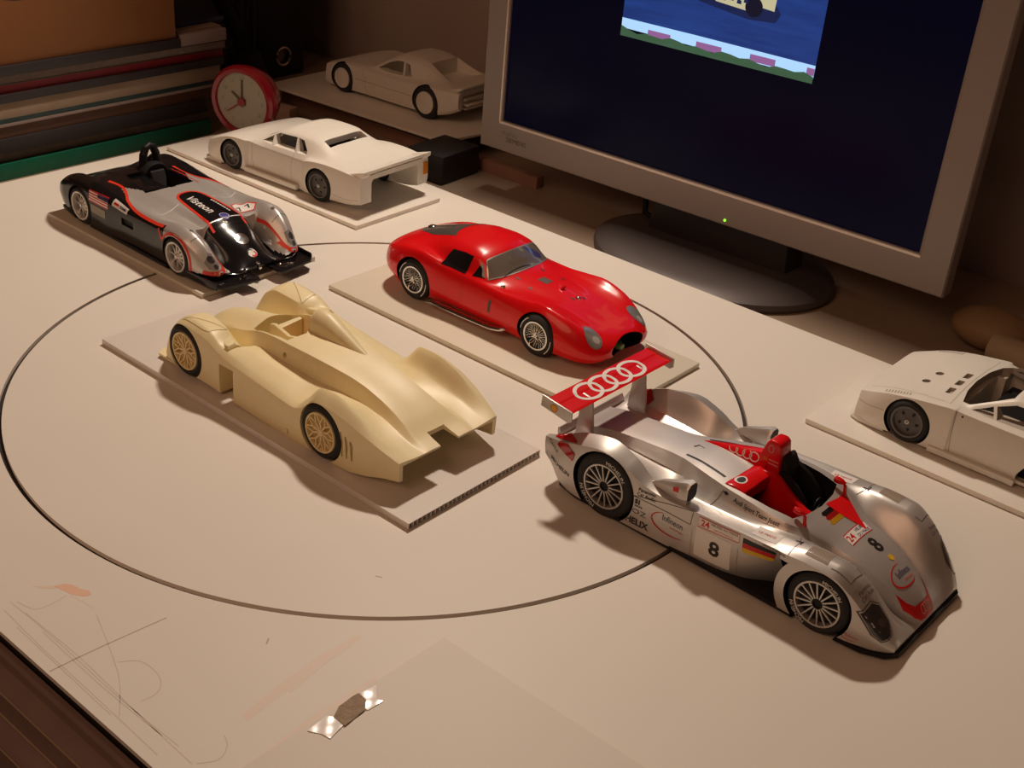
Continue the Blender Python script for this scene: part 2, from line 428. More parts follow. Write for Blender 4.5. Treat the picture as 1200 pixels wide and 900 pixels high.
# ------------------------------------------------------------------ setting
DZ = -15.0      # the brown desk lies 15 mm below the white board
def struct(name, x0, x1, y0, y1, z0, z1, m):
    o = box(name, x0, x1, y0, y1, z0, z1, m); o['kind'] = 'structure'; return o
M_WALL = mat('wall_paint', (0.42, 0.33, 0.29), 0.9, noise=0.06, nscale=8, bump=0.15)
M_DESK = mat('brown_laminate', (0.36, 0.27, 0.20), 0.35, noise=0.08, nscale=30)
M_EDGE = mat('dark_edge_moulding', (0.25, 0.17, 0.15), 0.45, noise=0.15, nscale=60)
M_EDGL = mat('moulding_groove', (0.42, 0.31, 0.2), 0.5)
struct('floor', -2200, 2200, -2400, 1100, -760, -740, mat('floor_carpet', (0.06, 0.05, 0.05), 0.95, noise=0.3, nscale=80))
struct('wall_back', -2200, 2200, 905, 1000, -740, 1800, M_WALL)
struct('wall_left', -2300, -2200, -2400, 1000, -740, 1800, M_WALL)
struct('ceiling', -2200, 2200, -2400, 1000, 1800, 1900, mat('ceiling_paint', (0.6, 0.55, 0.5), 0.9))
t = thing('desk', 'brown laminate desk carrying the white board, the monitor and the papers', 'desk', (0, 0, DZ))
dk = box('desk_top', -1500, 700, 174.6, 900, -22, 0, M_DESK, t)
prof = [(174.6, 9.5), (172.6, 9.5), (171.4, 8), (171.4, 3), (167.5, 1.5), (165, -1), (165, -16), (161, -17.5), (158.5, -21), (158.5, -44), (160, -46), (174.6, -46)]
bm = bmesh.new(); prism(bm, [(y, z+DZ) for y, z in prof], -1500, 700, 'x'); trim = frombm('trim_1', bm, M_EDGE); trim['kind'] = 'structure'
for (y, z) in ((165.0, -1.5), (165.0, -14.5), (158.5, -22)):
    bm = bmesh.new(); tube(bm, [(-1500, y, z+DZ), (700, y, z+DZ)], 0.45, 6); frombm('moulding_bead', bm, M_EDGL, trim)
for (x, y) in ((-1440, 230), (640, 230), (-1440, 850), (640, 850)):
    box('leg', x-30, x+30, y-30, y+30, -725, -22, M_EDGE, t)
# white board with a round turntable disc let into it
M_BRD = mat('white_board', (0.80, 0.75, 0.67), 0.50, noise=0.025, nscale=18, spec=0.35)
M_BCUT = mat('board_cut_edge', (0.75, 0.66, 0.57), 0.7)
CX, CY, CRAD = -429.5, 428.9, 201.2
GAP = 2.6
brd = thing('work_board', 'large white work board with a round disc cut into it, lying on the desk', 'board', (-300, 426, DZ))
def plate_with_hole(name, x0, x1, y0, y1, z0, z1, r, m, parent, off, n=256):
    bm = bmesh.new(); cx, cy = CX-off[0], CY-off[1]; x0 -= off[0]; x1 -= off[0]; y0 -= off[1]; y1 -= off[1]
    ang = sorted([2*math.pi*i/n for i in range(n)] + [math.atan2(yy-cy, xx-cx) % (2*math.pi) for xx in (x0, x1) for yy in (y0, y1)])
    def outer(a):
        c, s = math.cos(a), math.sin(a); t = 1e9
        if abs(c) > 1e-9: t = min(t, ((x1 if c > 0 else x0)-cx)/c)
        if abs(s) > 1e-9: t = min(t, ((y1 if s > 0 else y0)-cy)/s)
        return cx+t*c, cy+t*s
    R = []
    for a in ang:
        i = (cx+r*math.cos(a), cy+r*math.sin(a)); o = outer(a)
        R.append([bm.verts.new((*i, z1)), bm.verts.new((*o, z1)), bm.verts.new((*o, z0)), bm.verts.new((*i, z0))])
    k = len(R)
    for i in range(k):
        A, B = R[i], R[(i+1) % k]
        for j in range(4):
            f = bm.faces.new((A[j], A[(j+1) % 4], B[(j+1) % 4], B[j])); f.material_index = 1 if j == 3 else 0
    o = frombm(name, bm, [m, M_BCUT], parent, ang=30); return o
plate_with_hole('board_panel', -829, 120, 175, 677, 12.8, 15, CRAD, M_BRD, brd, (-300, 426))
bm = bmesh.new(); lathe(bm, [(12.8, CRAD-GAP), (15.0, CRAD-GAP)], 'z', 256, (CX+300, CY-426, 0))
bm.normal_update()
for f in bm.faces: f.material_index = 1 if abs(f.normal.z) < 0.5 else 0
o = frombm('turntable_disc', bm, [M_BRD, M_BCUT], brd, ang=30); o['label'] = 'round disc cut free in the board, framed by a narrow dark groove'
box('dark_core_groove_shade', -528, 419, -250.2, 250.2, 0.0, 12.8, mat('dark_core_shade', (0.022, 0.015, 0.014), 0.7), brd)  # dark board core; its black also stands for the groove's unlit depth
# scratches, pencil lines and the stain: flat marks on the board
M_SCR = mat('scratch_mark', (0.66, 0.575, 0.49), 0.6); M_PEN = mat('pencil_line', (0.48, 0.39, 0.33), 0.7)
M_STN = mat('orange_stain', (0.84, 0.54, 0.40), 0.5); M_STP = mat('pale_stain', (0.82, 0.67, 0.55), 0.5)
def flat(name, V, F, m, parent, z=15.04, off=(-300, 426)):
    return raw(name, [(p[0]-off[0], p[1]-off[1], z) for p in V], F, m, parent, sm=False)
def mark(name, pts, w, m, parent=brd, curve=True):
    P = pts; P = spl(P, 8) if curve and len(P) > 2 else dens(P, 4)
    V, F = ribbon2(P, w); return flat(name, V, F, m, parent)
mark('pencil_line', [(-352.4, 176.1), (-351.3, 194.7), (-348.1, 226.2)], 0.5, M_PEN)
for pts in ([(-399.7, 187.2), (-370.0, 187.6), (-322.0, 186.6), (-286.5, 187.5)], [(-389.3, 187.9), (-350.4, 188.5), (-311.3, 186.7), (-276.6, 185.7)], [(-396.5, 182.8), (-365.7, 181.3), (-332.8, 180.8), (-288.4, 179.7)], [(-374.5, 186.6), (-331.5, 185.5), (-295.2, 186.4)], [(-383.7, 180.9), (-351.8, 180.1), (-316.7, 179.4)]):
    mark('scratch', pts, 0.35, M_SCR)
mark('scratch', [(-339.1, 197.3), (-333.4, 203.8), (-322.9, 204.2), (-316.4, 200.8), (-314.4, 196.3), (-315.1, 191.1)], 0.4, M_SCR)
mark('scratch', [(-313.8, 181.0), (-329.0, 191.3), (-342.9, 197.6), (-369.1, 207.4)], 0.35, M_SCR)
mark('scratch', [(-397.8, 189.2), (-388.9, 191.5), (-387.1, 198.0), (-387.6, 205.4)], 0.4, M_SCR)
mark('scratch', [(-275.6, 186.8), (-271.7, 193.5), (-274.5, 199.5), (-279.5, 202.2)], 0.4, M_SCR)
mark('scratch', [(-307.6, 244.7), (-309.7, 247.7)], 0.5, M_PEN); mark('scratch', [(-309.4, 306.6), (-306.5, 308.0)], 0.5, M_PEN)
P = [(-396.8, 204.8), (-394.9, 209.2), (-392.5, 210.9), (-387.7, 211.8), (-384.1, 213.9), (-381.2, 212.9), (-382.4, 210.0), (-386.7, 207.2), (-392.4, 206.0)]
flat('orange_stain', P, [tuple(range(len(P)))], M_STN, brd)
P = [(-402.5, 198.8), (-397.7, 204.6), (-394.8, 205.1), (-397.2, 201.9)]; flat('orange_stain', P, [tuple(range(len(P)))], M_STP, brd)
P = [(-387.6, 206.2), (-383.4, 207.5), (-373.9, 208.6), (-372.6, 208.5), (-379.1, 207.9)]; flat('orange_stain', P, [tuple(range(len(P)))], M_STP, brd)
SMZ = iter(range(9))
M_SMR = mat('pale_smear', (0.81, 0.695, 0.59), 0.5, spec=0.35)
for P in ([(-283.4, 213.1), (-286.4, 234.8), (-287.8, 254.2), (-286.6, 275.3), (-283.8, 274.5), (-283.4, 253.0), (-281.7, 234.2), (-279.4, 212.7)], [(-284.2, 233.0), (-288.2, 258.2), (-286.1, 269.1), (-283.2, 268.4), (-283.0, 256.3), (-279.8, 233.5)], [(-263.0, 198.8), (-263.7, 215.7), (-264.6, 232.1), (-263.7, 253.9), (-263.9, 263.2), (-261.7, 262.0), (-261.6, 252.0), (-261.0, 230.7), (-259.8, 214.8), (-259.6, 200.6)]):
    flat('orange_smear', P, [tuple(range(len(P)))], M_SMR, brd, 15.02+0.012*next(SMZ))
# smooth sheet taped near the front edge
sheet = thing('thin_sheet', 'thin pale plastic sheet lying at the front edge of the board', 'sheet', (-250, 290, 0.1))
cn = [(-260.5, 298.5)][0]; A = [(-160.1, 299.5)][0]; B = [(-262.4, 202.9)][0]
dA = Vector((A[0]-cn[0], A[1]-cn[1])).normalized(); dB = Vector((B[0]-cn[0], B[1]-cn[1])).normalized()
pts = [Vector(cn), Vector(cn)+dA*230, Vector(cn)+dA*230+dB*116, Vector(cn)+dB*116]
pts = [(max(p[0], -500)+250, max(p[1], 177)-290) for p in pts]
bm = bmesh.new(); prism(bm, pts, 0.0, 0.35, 'z'); frombm('sheet', bm, mat('pale_plastic_sheet', (0.755, 0.695, 0.615), 0.5, spec=0.35), sheet)
M_TAPE = mat('clear_shiny_tape', (0.96, 0.93, 0.90), 0.22, coat=0.7, spec=0.8)
M_CORK = mat('torn_cardboard', (0.36, 0.27, 0.19), 0.9, noise=0.35, nscale=700, bump=0.8)
def wavy(name, pix, m, parent, zoff, amp, seed, orig, n=5):
    P = pix; bm = bmesh.new()
    f = bm.faces.new([bm.verts.new((p[0]-orig[0], p[1]-orig[1], 0)) for p in P]); bmesh.ops.triangulate(bm, faces=[f])
    bmesh.ops.subdivide_edges(bm, edges=bm.edges[:], cuts=n, use_grid_fill=True); rnd = random.Random(seed); a, b = rnd.uniform(0, 6), rnd.uniform(0, 6)
    for v in bm.verts: v.co.z = zoff + amp*(0.6+0.4*math.sin(v.co.x*0.9+a)*math.sin(v.co.y*0.8+b))
    r = bmesh.ops.extrude_face_region(bm, geom=bm.faces[:])
    for v in [g for g in r['geom'] if isinstance(g, bmesh.types.BMVert)]: v.co.z += 0.12
    return frombm(name, bm, m, parent, 60)
to = [(-256.3, 240.5)][0]; tp = thing('tape_strip', 'crumpled clear shiny tape strip with a torn grey patch at the sheet edge', 'tape', (to[0], to[1], 0.5))
wavy('tape_end', [(-259.7, 224.5), (-260.5, 234.4), (-258.1, 236.1), (-252.4, 235.6), (-250.9, 227.9), (-254.7, 227.2)], M_TAPE, tp, 0.02, 0.25, 3, to)
wavy('tape_end', [(-260.3, 252.0), (-259.8, 256.5), (-259.6, 259.5), (-253.8, 254.0), (-251.3, 255.2), (-251.8, 247.6), (-253.4, 247.3)], M_TAPE, tp, 0.02, 0.25, 4, to)
wavy('torn_patch', [(-258.1, 236.1), (-260.8, 241.1), (-261.1, 246.6), (-261.0, 251.3), (-256.2, 250.9), (-252.5, 246.9), (-251.7, 235.8)], M_CORK, tp, 0.05, 0.5, 5, to)
# ---- plates the models stand on
M_PLT = mat('white_polystyrene_plate', (0.84, 0.79, 0.71), 0.4, noise=0.02, nscale=30, sss=0.3)
M_PLE = mat('beige_plate', (0.74, 0.68, 0.56), 0.45)
def plate(name, label, x0, x1, y0, y1, z0, h, m, rz=0.0):
    cx, cy = (x0+x1)/2, (y0+y1)/2
    t = box(name, x0-cx, x1-cx, y0-cy, y1-cy, 0, h, m, None, bevel=0.3)
    t.location = (cx*MM, cy*MM, z0*MM); t.rotation_euler = (0, 0, rz); tag(t, label, 'plate', None); return t
plate('display_plate', 'thin white plate under the black and silver open racing car', -753, -581, 419.5, 511, 0.15, 2.8, M_PLE)
plate('display_plate', 'white plate with a beige cut edge under the glossy red coupe', -542, -321.5, 488, 582, 0.15, 3.0, M_PLE)
plate('display_plate', 'white plate under the white box-flared kit car with the rear slot', -820, -604, 566.5, 654, 0.15, 3.0, M_PLT, math.radians(1.2))
plate('display_plate', 'white plate under the white kit car cut off by the right picture edge', -245, -30, 572, 662, 0.15, 3.0, M_PLT)
# fluted twin-wall plate under the cream car: two skins and many webs
t = thing('display_plate', 'translucent fluted plate with open cells under the cream unpainted racing car', 'plate', (-446, 388.5, 0.15))
M_FLU = mat('fluted_plastic', (0.80, 0.73, 0.66), 0.30, sss=0.1)
L2, W2 = 122.5, 47.5
box('top_skin', -L2, L2, -W2, W2, 3.0, 3.4, M_FLU, t); box('bottom_skin', -L2, L2, -W2, W2, 0, 0.4, M_FLU, t)
nweb = 32
me = None
for k in range(nweb+1):
    y = -W2+0.2+(2*W2-0.4)*k/nweb
    if me is None: o = box('web', -L2, L2, -0.2, 0.2, 0.4, 3.0, M_FLU, t); me = o.data
    else: o = bpy.data.objects.new('web', me); COL.objects.link(o); o.parent = t
    o.location = (0, y*MM, 0)

# ------------------------------------------------------------------ silver open racing car, red wing, number 8
AUD = thing('race_car', 'silver open racing car with red rear wing and number 8, on the bare board', 'model car', (-207.8, 455.2, 0), math.radians(-0.8), 'model cars on the desk')
CRE = [0, 0.1, 0.85, 0.5, 0.4, 0.55, 0.85, 0]
CRR = [0, 0.1, 0.7, 0.85, 0.55, 0.6, 0.9, 0]; CRF = [0, 0.1, 0.8, 0.35, 0.35, 0.5, 0.9, 0]
ST = [
 (-101.5, [(34.5,14),(35.5,19),(35.5,24.3),(33,24.5),(28.5,21.78),(15.1,20.96),(13.5,22.5),(0,22.5)], CRR),
 (-96, [(36.5,12),(37.5,19),(37.2,26),(33,26.8),(27.5,23.28),(14.6,21.96),(13,24),(0,24)], CRR),
 (-88, [(39,6),(40,19),(39.3,28.5),(33,31),(27,23.7),(13.8,22.4),(12.2,26.3),(0,26.4)], CRR),
 (-78, [(40,3.5),(40.8,19),(40.2,32),(32.5,35.5),(26,25.2),(12.8,23.4),(11.2,28.2),(0,28.4)], CRR),
 (-63, [(40.2,3),(41,19),(40.4,35.3),(31.5,38.2),(25,25.2),(12.6,23.9),(11,30),(0,30.2)], CRR),
 (-50, [(40.2,3),(40.8,18),(40,32.3),(32,35),(24.5,24.7),(12.6,23.9),(11,31.2),(0,31.6)], CRR),
 (-38, [(40,3),(40.3,15),(39.5,27.5),(34,29.5),(27.5,23.7),(14.6,24.9),(13,33),(0,33.6)], CRR),
 (-25, [(39.6,3),(40,15),(39.3,26.5),(35,26.5),(28,25.8),(22,28.5),(18,35),(0,35.8)]),
 (-10, [(38.5,3),(40,14),(39.8,28.3),(36,28.1),(30,27.8),(26,30.8),(22.6,36),(0,36.8)]),
 (3, [(37.5,3),(39.5,14),(40,29.2),(36,29),(30.5,28.8),(27.5,31),(24.6,36),(0,36.8)]),
 (15, [(34,3),(37.8,14),(40,30),(36,29.9),(31,29.8),(28.2,31.2),(25.6,35.4),(0,36)]),
 (25, [(27,3),(33.5,14),(40,30.4),(36,30.7),(31,31),(27,31.4),(25,34.5),(0,34.8)]),
 (32, [(22,3),(30,14),(40,30.6),(36,31.6),(30.5,32),(25,31),(21.5,32.8),(0,33)]),
 (33.2, [(40,3),(40.4,14),(40.2,30.6),(36,31.8),(30.5,32.2),(24.5,30.8),(21,32.5),(0,32.7)]),
 (45, [(40.3,3),(41,15),(40.4,31.5),(35,34),(28.5,33.6),(18.1,25.5),(15.5,28),(0,29.8)], CRF),
 (57, [(40.3,4),(41,15),(40.2,31),(34.5,34),(27.5,33),(16.6,20.4),(14,25),(0,27)], CRF),
 (66, [(40,4),(40.6,14),(39.4,26.5),(33.5,30.6),(26.5,29.5),(15.8,15.5),(13.2,21.5),(0,23.8)], CRF),
 (74, [(38.5,4),(39,11),(37.8,19.5),(32.5,24),(26,23),(14.2,10.9),(11.6,17),(0,19.8)], CRF),
 (80, [(36.5,4),(37,9),(35.6,14),(31,17),(25,15.8),(12.2,7.9),(9.6,13),(0,15.6)], CRF),
 (85, [(33.5,4),(33.8,6.5),(32.5,9),(28.5,10.5),(23,9.6),(9.6,6.2),(7,9),(0,11)], CRF),
 (87.5, [(31,4),(31,5),(30,6),(26.5,6.6),(21,6),(7.6,4.6),(5,6),(0,7.2)], CRF),
]
aud = loft('body', ST, CRE, M_SIL, AUD, dx=1.5, per=7)
POSA = [(53.8, -40.5, 14.7), (53.8, 40.5, 14.7), (-61.0, -40.5, 16.8), (-61.0, 40.5, 16.8)]
cs = arches(POSA[:2], 15.8, 30) + arches(POSA[2:], 18.0, 30)
cut(aud, cs, M_WELL)
cs = []
for s in (-1, 1):       # rounded rear edge of the front fender
    a_ = [(53.8+20.6*math.cos(t), 14.7+20.6*math.sin(t)) for t in np.radians(np.linspace(142, 214, 20))]
    bm = bmesh.new(); prism(bm, [(32.0, 27.4)]+a_+[(36.7, -1), (32.0, -1)], min(s*29, s*60), max(s*29, s*60), 'y'); cs.append(bm)
cut(aud, cs, M_BLK)
# cockpit opening
bm = bmesh.new(); prism(bm, [(-7.5, -20.5), (4, -22), (16, -21.8), (26, -20), (28.5, -12), (29.5, 0), (28.5, 12), (26, 20), (16, 21.8), (4, 22), (-4, 20.5), (-7.5, 14)], 8, 60, 'z')
cut(aud, [bm], M_BLK)
# scooped floor plate and splitter (black)
bm = bmesh.new(); prism(bm, [(-90, -36), (-78, -39), (30, -39.8), (60, -40.4), (76, -39), (85, -35), (89, -29.5), (89, 29.5), (85, 35), (76, 39), (60, 40.4), (30, 39.8), (-78, 39), (-90, 36)], 1.6, 3.6, 'z')
cut_fl = frombm('floor_plate', bm, M_BLK, AUD)
cut(cut_fl, arches(POSA, 16.5, 30), M_BLK)
ta = bvh(aud)
# wheels
wf = wheels(AUD, 'audi_front', POSA[:2], 14.6, 9, 10.8, 'fan', M_ALU, M_BLK)
wr = wheels(AUD, 'audi_rear', POSA[2:], 16.7, 9, 11.5, 'fan', M_ALU, M_BLK)
for w, r, s in ((wf[0], 12.0, 2.5), (wr[0], 13.2, 2.9)):
    w.rotation_euler[1] = 0
    tyre_print(w, [('MICHELIN', s, r, 62), ('MICHELIN', s, r, 225)])
# red rear wing in two elements, end plates, struts
def airfoil(x0, x1, z0, th, cam_):
    up = []; lo = []
    for k in range(11):
        s = k/10; x = x1+(x0-x1)*s; t = th*(1.48*math.sqrt(s)-0.63*s-1.76*s*s+1.42*s**3-0.5*s**4)*1.6
        zc = z0 + cam_*4*s*(1-s) + (s*1.0)
        up.append((x, zc+t*0.5)); lo.append((x, zc-t*0.4))
    return up + lo[::-1][1:-1]
bm = bmesh.new(); prism(bm, [(p[0], p[1]) for p in airfoil(-93.2, -84.0, 46.2, 1.7, -0.5)], -41.2, 41.2, 'y'); wing = frombm('wing_plane', bm, M_RED, AUD)
bm = bmesh.new(); prism(bm, [(p[0], p[1]) for p in airfoil(-99.6, -92.6, 47.0, 1.4, -0.3)], -41.2, 41.2, 'y'); flap = frombm('wing_flap', bm, M_RED, AUD)
for s in (-1, 1):
    bm = bmesh.new(); prism(bm, [(-101.6, 44.2), (-84.6, 41.6), (-82.6, 43.0), (-82.8, 48.0), (-101.2, 50.2)], s*41.2, s*42.0, 'y'); ep = frombm('end_plate', bm, M_SIL, AUD, bevel=0.2)
    bm = bmesh.new(); prism(bm, [(-94.2, 23), (-82.4, 23), (-86.0, 46.6), (-92.0, 47.6)], s*21.0, s*22.3, 'y'); frombm('wing_strut', bm, M_SIL, AUD, bevel=0.25)
V = [(x, -42.08, z) for x, z in ell(-93.5, 45.9, 1.9, 1.9, 20)]; raw('round_emblem', V, [tuple(range(20))], M_YEL, AUD, sm=False)
V, F = ribbon2(ell(-93.5, 45.9, 1.9, 1.9, 24), 0.4, True); raw('emblem_rim', [(a, -42.12, b) for a, b in V], F, M_RDM, AUD, sm=False)
bw = bmesh.new(); bw.from_mesh(wing.data); bw.from_mesh(flap.data); tw = BVHTree.FromBMesh(bw); bw.free()
L = []
for k in range(4): L.append(ribbon2(ell(-91.8, -18.0+11.6*k, 6.0, 8.2, 48), 1.9, True))
# joined as one flat print over both elements of the wing
V, F = joinVF(L); rg = lay('four_rings', V, F, tw, M_WRT, wing, TOP, 0.12, 2.0, maxdev=4.5)
# air scoops ahead of the rear wheels
for s in (-1, 1):
    st = [(-38, 28.5, 0.5, 0.6), (-32, 30.5, 2.4, 2.6), (-25, 31.5, 4.2, 4.2), (-18.5, 33.2, 5.6, 5.4), (-16.6, 33.6, 5.2, 4.6)]
    bm = bmesh.new(); rings = []
    for x, zc, ry, rz in st:
        rings.append([bm.verts.new((x, s*35.2+ry*0.72*q[0], zc+rz*q[1])) for q in ((-1, -0.55), (-1, 0.6), (-0.55, 1), (0.55, 1), (1, 0.6), (1, -0.55), (0.6, -0.9), (-0.6, -0.9))])
    for a, b in zip(rings, rings[1:]):
        for k in range(8): bm.faces.new((a[k], a[(k+1) % 8], b[(k+1) % 8], b[k]))
    bm.faces.new(rings[0][::-1]); f = bm.faces.new(rings[-1])
    r = bmesh.ops.inset_individual(bm, faces=[f], thickness=0.7, depth=-3.0); f.material_index = 1
    sc = frombm('air_scoop', bm, [M_SIL, M_BLK], AUD, ang=40)
    bm = bmesh.new(); prism(bm, [(-27, s*35.2-1.4), (-17.5, s*35.2-2.2), (-17.5, s*35.2+2.2), (-27, s*35.2+1.4)], 24.5, 30.5, 'z'); frombm('scoop_foot', bm, M_SIL, AUD, bevel=0.4)
tsc = None
V = [(x, -38.95, z) for x, z in [(-24.5, 32.2), (-21.6, 32.6), (-21.6, 35.2), (-24.5, 34.6)]]; raw('emblem_patch', V, [(0, 1, 2, 3)], M_RDM, AUD, sm=False)
# red spine, roll hoop, tonneau, seat
bm = bmesh.new(); st = [(-38.5, 0.4, 33.8, 32), (-28, 3.2, 37.0, 32), (-16, 5.6, 40.5, 32), (-6, 7.0, 43.2, 32), (-2, 7.2, 44, 32)]; rings = []
for x, w, zt, zb in st: rings.append([bm.verts.new(p) for p in ((x, 7.5-w, zb), (x, 7.5-w*.86, zb+(zt-zb)*.55), (x, 7.5-w*.34, zt-0.3), (x, 7.5+w*.34, zt-0.3), (x, 7.5+w*.86, zb+(zt-zb)*.55), (x, 7.5+w, zb))])
for a, b in zip(rings, rings[1:]):
    for k in range(6): bm.faces.new((a[k], a[(k+1) % 6], b[(k+1) % 6], b[k]))
bm.faces.new(rings[0][::-1]); bm.faces.new(rings[-1]); spine = frombm('spine_cover', bm, M_RED, AUD, ang=50)
tsp = bvh(spine)
V, F = joinVF([ribbon2(ell(-21.5+4.1*k, 38.1+0.55*k, 2.6, 1.6, 28), 0.5, True) for k in range(4)])
lay('four_rings', V, F, tsp, mat('pale_ring_print', (0.75, 0.45, 0.42), 0.45), spine, RIGHT, 0.1, 1.5)
hp = [(-7.5, 36), (-6.2, 44), (-4.2, 50.5), (-2.4, 52.4), (1.4, 52.4), (3.2, 50.8), (4.2, 45), (5.0, 36)]
bm = bmesh.new(); prism(bm, hp, 2.6, 12.6, 'y', hp); hoop = frombm('roll_hoop', bm, M_RED, AUD, bevel=1.2, ang=50)
th = bvh(hoop)
V, F = ribbon2(ell(-1.2, 48.2, 1.3, 1.9, 20), 0.35, True); lay('hoop_print', V, F, th, mat('pale_ring_print', (0, 0, 0)), hoop, RIGHT, 0.1, 0)
write('hoop_lettering', 'S3', 2.4, -3.2, 42.2, 0, th, M_YEL, hoop, RIGHT, 0.1)
for z in (42.6, 40.8): stripe('hoop_mark', [(-1.4, z), (3.6, z)], 0.5, th, mat('pale_ring_print', (0, 0, 0)), hoop, RIGHT, off=0.1)
# red tonneau over the passenger side
bm = bmesh.new()
G = [(-8.8, 36.6, 36.8), (-5.5, 37.2, 38.0), (-2, 37.0, 38.2), (1.5, 35.4, 37.4)]
ys = (-21.2, -18, -13, -7, -1, 3)
vv = [[bm.verts.new((x + (0 if y < -16 else (0.6 if y < -3 else 1.2)), y, z0 + (z1-z0)*(y+21.2)/24.2)) for y in ys] for x, z0, z1 in G]
lo = [[bm.verts.new((v.co.x-(0.4 if i == 3 else 0), v.co.y, 30)) for v in r] for i, r in enumerate(vv)]
for i in range(3):
    for j in range(5): bm.faces.new((vv[i][j], vv[i+1][j], vv[i+1][j+1], vv[i][j+1])); bm.faces.new((lo[i][j+1], lo[i+1][j+1], lo[i+1][j], lo[i][j]))
for i in range(3):
    bm.faces.new((vv[i][0], lo[i][0], lo[i+1][0], vv[i+1][0])); bm.faces.new((vv[i+1][5], lo[i+1][5], lo[i][5], vv[i][5]))
for j in range(5):
    bm.faces.new((vv[0][j+1], lo[0][j+1], lo[0][j], vv[0][j])); bm.faces.new((vv[3][j], lo[3][j], lo[3][j+1], vv[3][j+1]))
ton = frombm('red_tonneau', bm, M_RED, AUD, ang=50, bevel=0.5)
bm = bmesh.new(); prism(bm, [(-2, 12), (-2, 38.2), (3, 38.6), (7, 37), (11, 34), (16, 30.5), (22, 27.5), (27.5, 26.5), (27.5, 12)], -1.2, 2.6, 'y'); frombm('centre_divider', bm, M_RED, AUD, bevel=0.8)
bm = bmesh.new(); prism(bm, [(-7, 14), (-7, 31), (1.5, 35), (3.5, 33), (3.5, 14)], -21.0, -19.0, 'y'); frombm('side_trim', bm, M_RED, AUD, bevel=0.4)
tt = bvh(ton)
poly('air_vent', ell(-4.6, -14.6, 2.9, 3.3, 28), tt, M_WRT, ton, TOP, 0.1); poly('vent_core', ell(-4.4, -14.6, 1.9, 2.4, 24), tt, M_INK, ton, TOP, 0.2)
for k in range(3):
    a = 0.5+2.09*k; stripe('vent_blade', [(-4.4+0.3*math.cos(a), -14.6+0.3*math.sin(a)), (-4.4+1.8*math.cos(a), -14.6+2.2*math.sin(a))], 0.6, tt, mat('vent_grey', (0.3, 0.28, 0.27), 0.4), ton, TOP, 0.3)
bm = bmesh.new(); prism(bm, [(2.5, 10), (3.2, 45), (5.2, 45.6), (8, 41), (9, 33), (11, 18), (26, 14), (26, 10)], 4.4, 15.6, 'y'); frombm('seat', bm, mat('black_seat_cloth', (0.013, 0.012, 0.013), 0.85), AUD, bevel=1.6, ang=50)
for (y0, y1) in ((3.2, 5.0), (15.8, 18.4)):
    bm = bmesh.new(); prism(bm, [(2, 12), (3, 38), (7, 39), (14, 35.5), (20, 30), (25, 22), (25, 12)], y0, y1, 'y'); frombm('seat_side', bm, M_BLK, AUD, bevel=0.6)
bm = bmesh.new(); tube(bm, [(23.5, 9.5+3.2*math.cos(a), 27+3.0*math.sin(a)) for a in np.linspace(0, 6.283, 20)], 0.55, 8); frombm('steering_wheel', bm, M_BLK, AUD)
# red wind deflector and red mirrors
poly('red_deflector', [(29.8, 3.0), (31.2, 12), (31, 17.5), (35, 16.2), (42, 12), (48.5, 7.8), (49.5, 6.6), (45, 5.4), (37, 3.4)], ta, M_RED, AUD, TOP, 0.25)
for s in (-1, 1):
    b = bmesh.new(); y = s*18.2
    tube(b, [(31.5, y, 31.5), (31, y, 34.4), (30.6, y, 37.2)], [1.3, 0.8, 0.8], 10); frombm('mirror_stem', b, M_RED, AUD)
    b = bmesh.new()
    for i, (x, r) in enumerate(((27.6, 1.7), (28.2, 2.0), (31, 1.9), (33.4, 1.4), (34.8, 0.5))): pass
    lathe(b, [(27.8, 1.2), (28.1, 1.6), (30.4, 1.75), (32.6, 1.3), (34.2, 0.4)], 'x', 16, (0, 0, 0)); bmesh.ops.scale(b, vec=(0.9, 0.95, 0.95), verts=b.verts[:]); bmesh.ops.translate(b, vec=(0, y, 38.2), verts=b.verts[:])
    frombm('mirror_shell', b, M_RED, AUD)
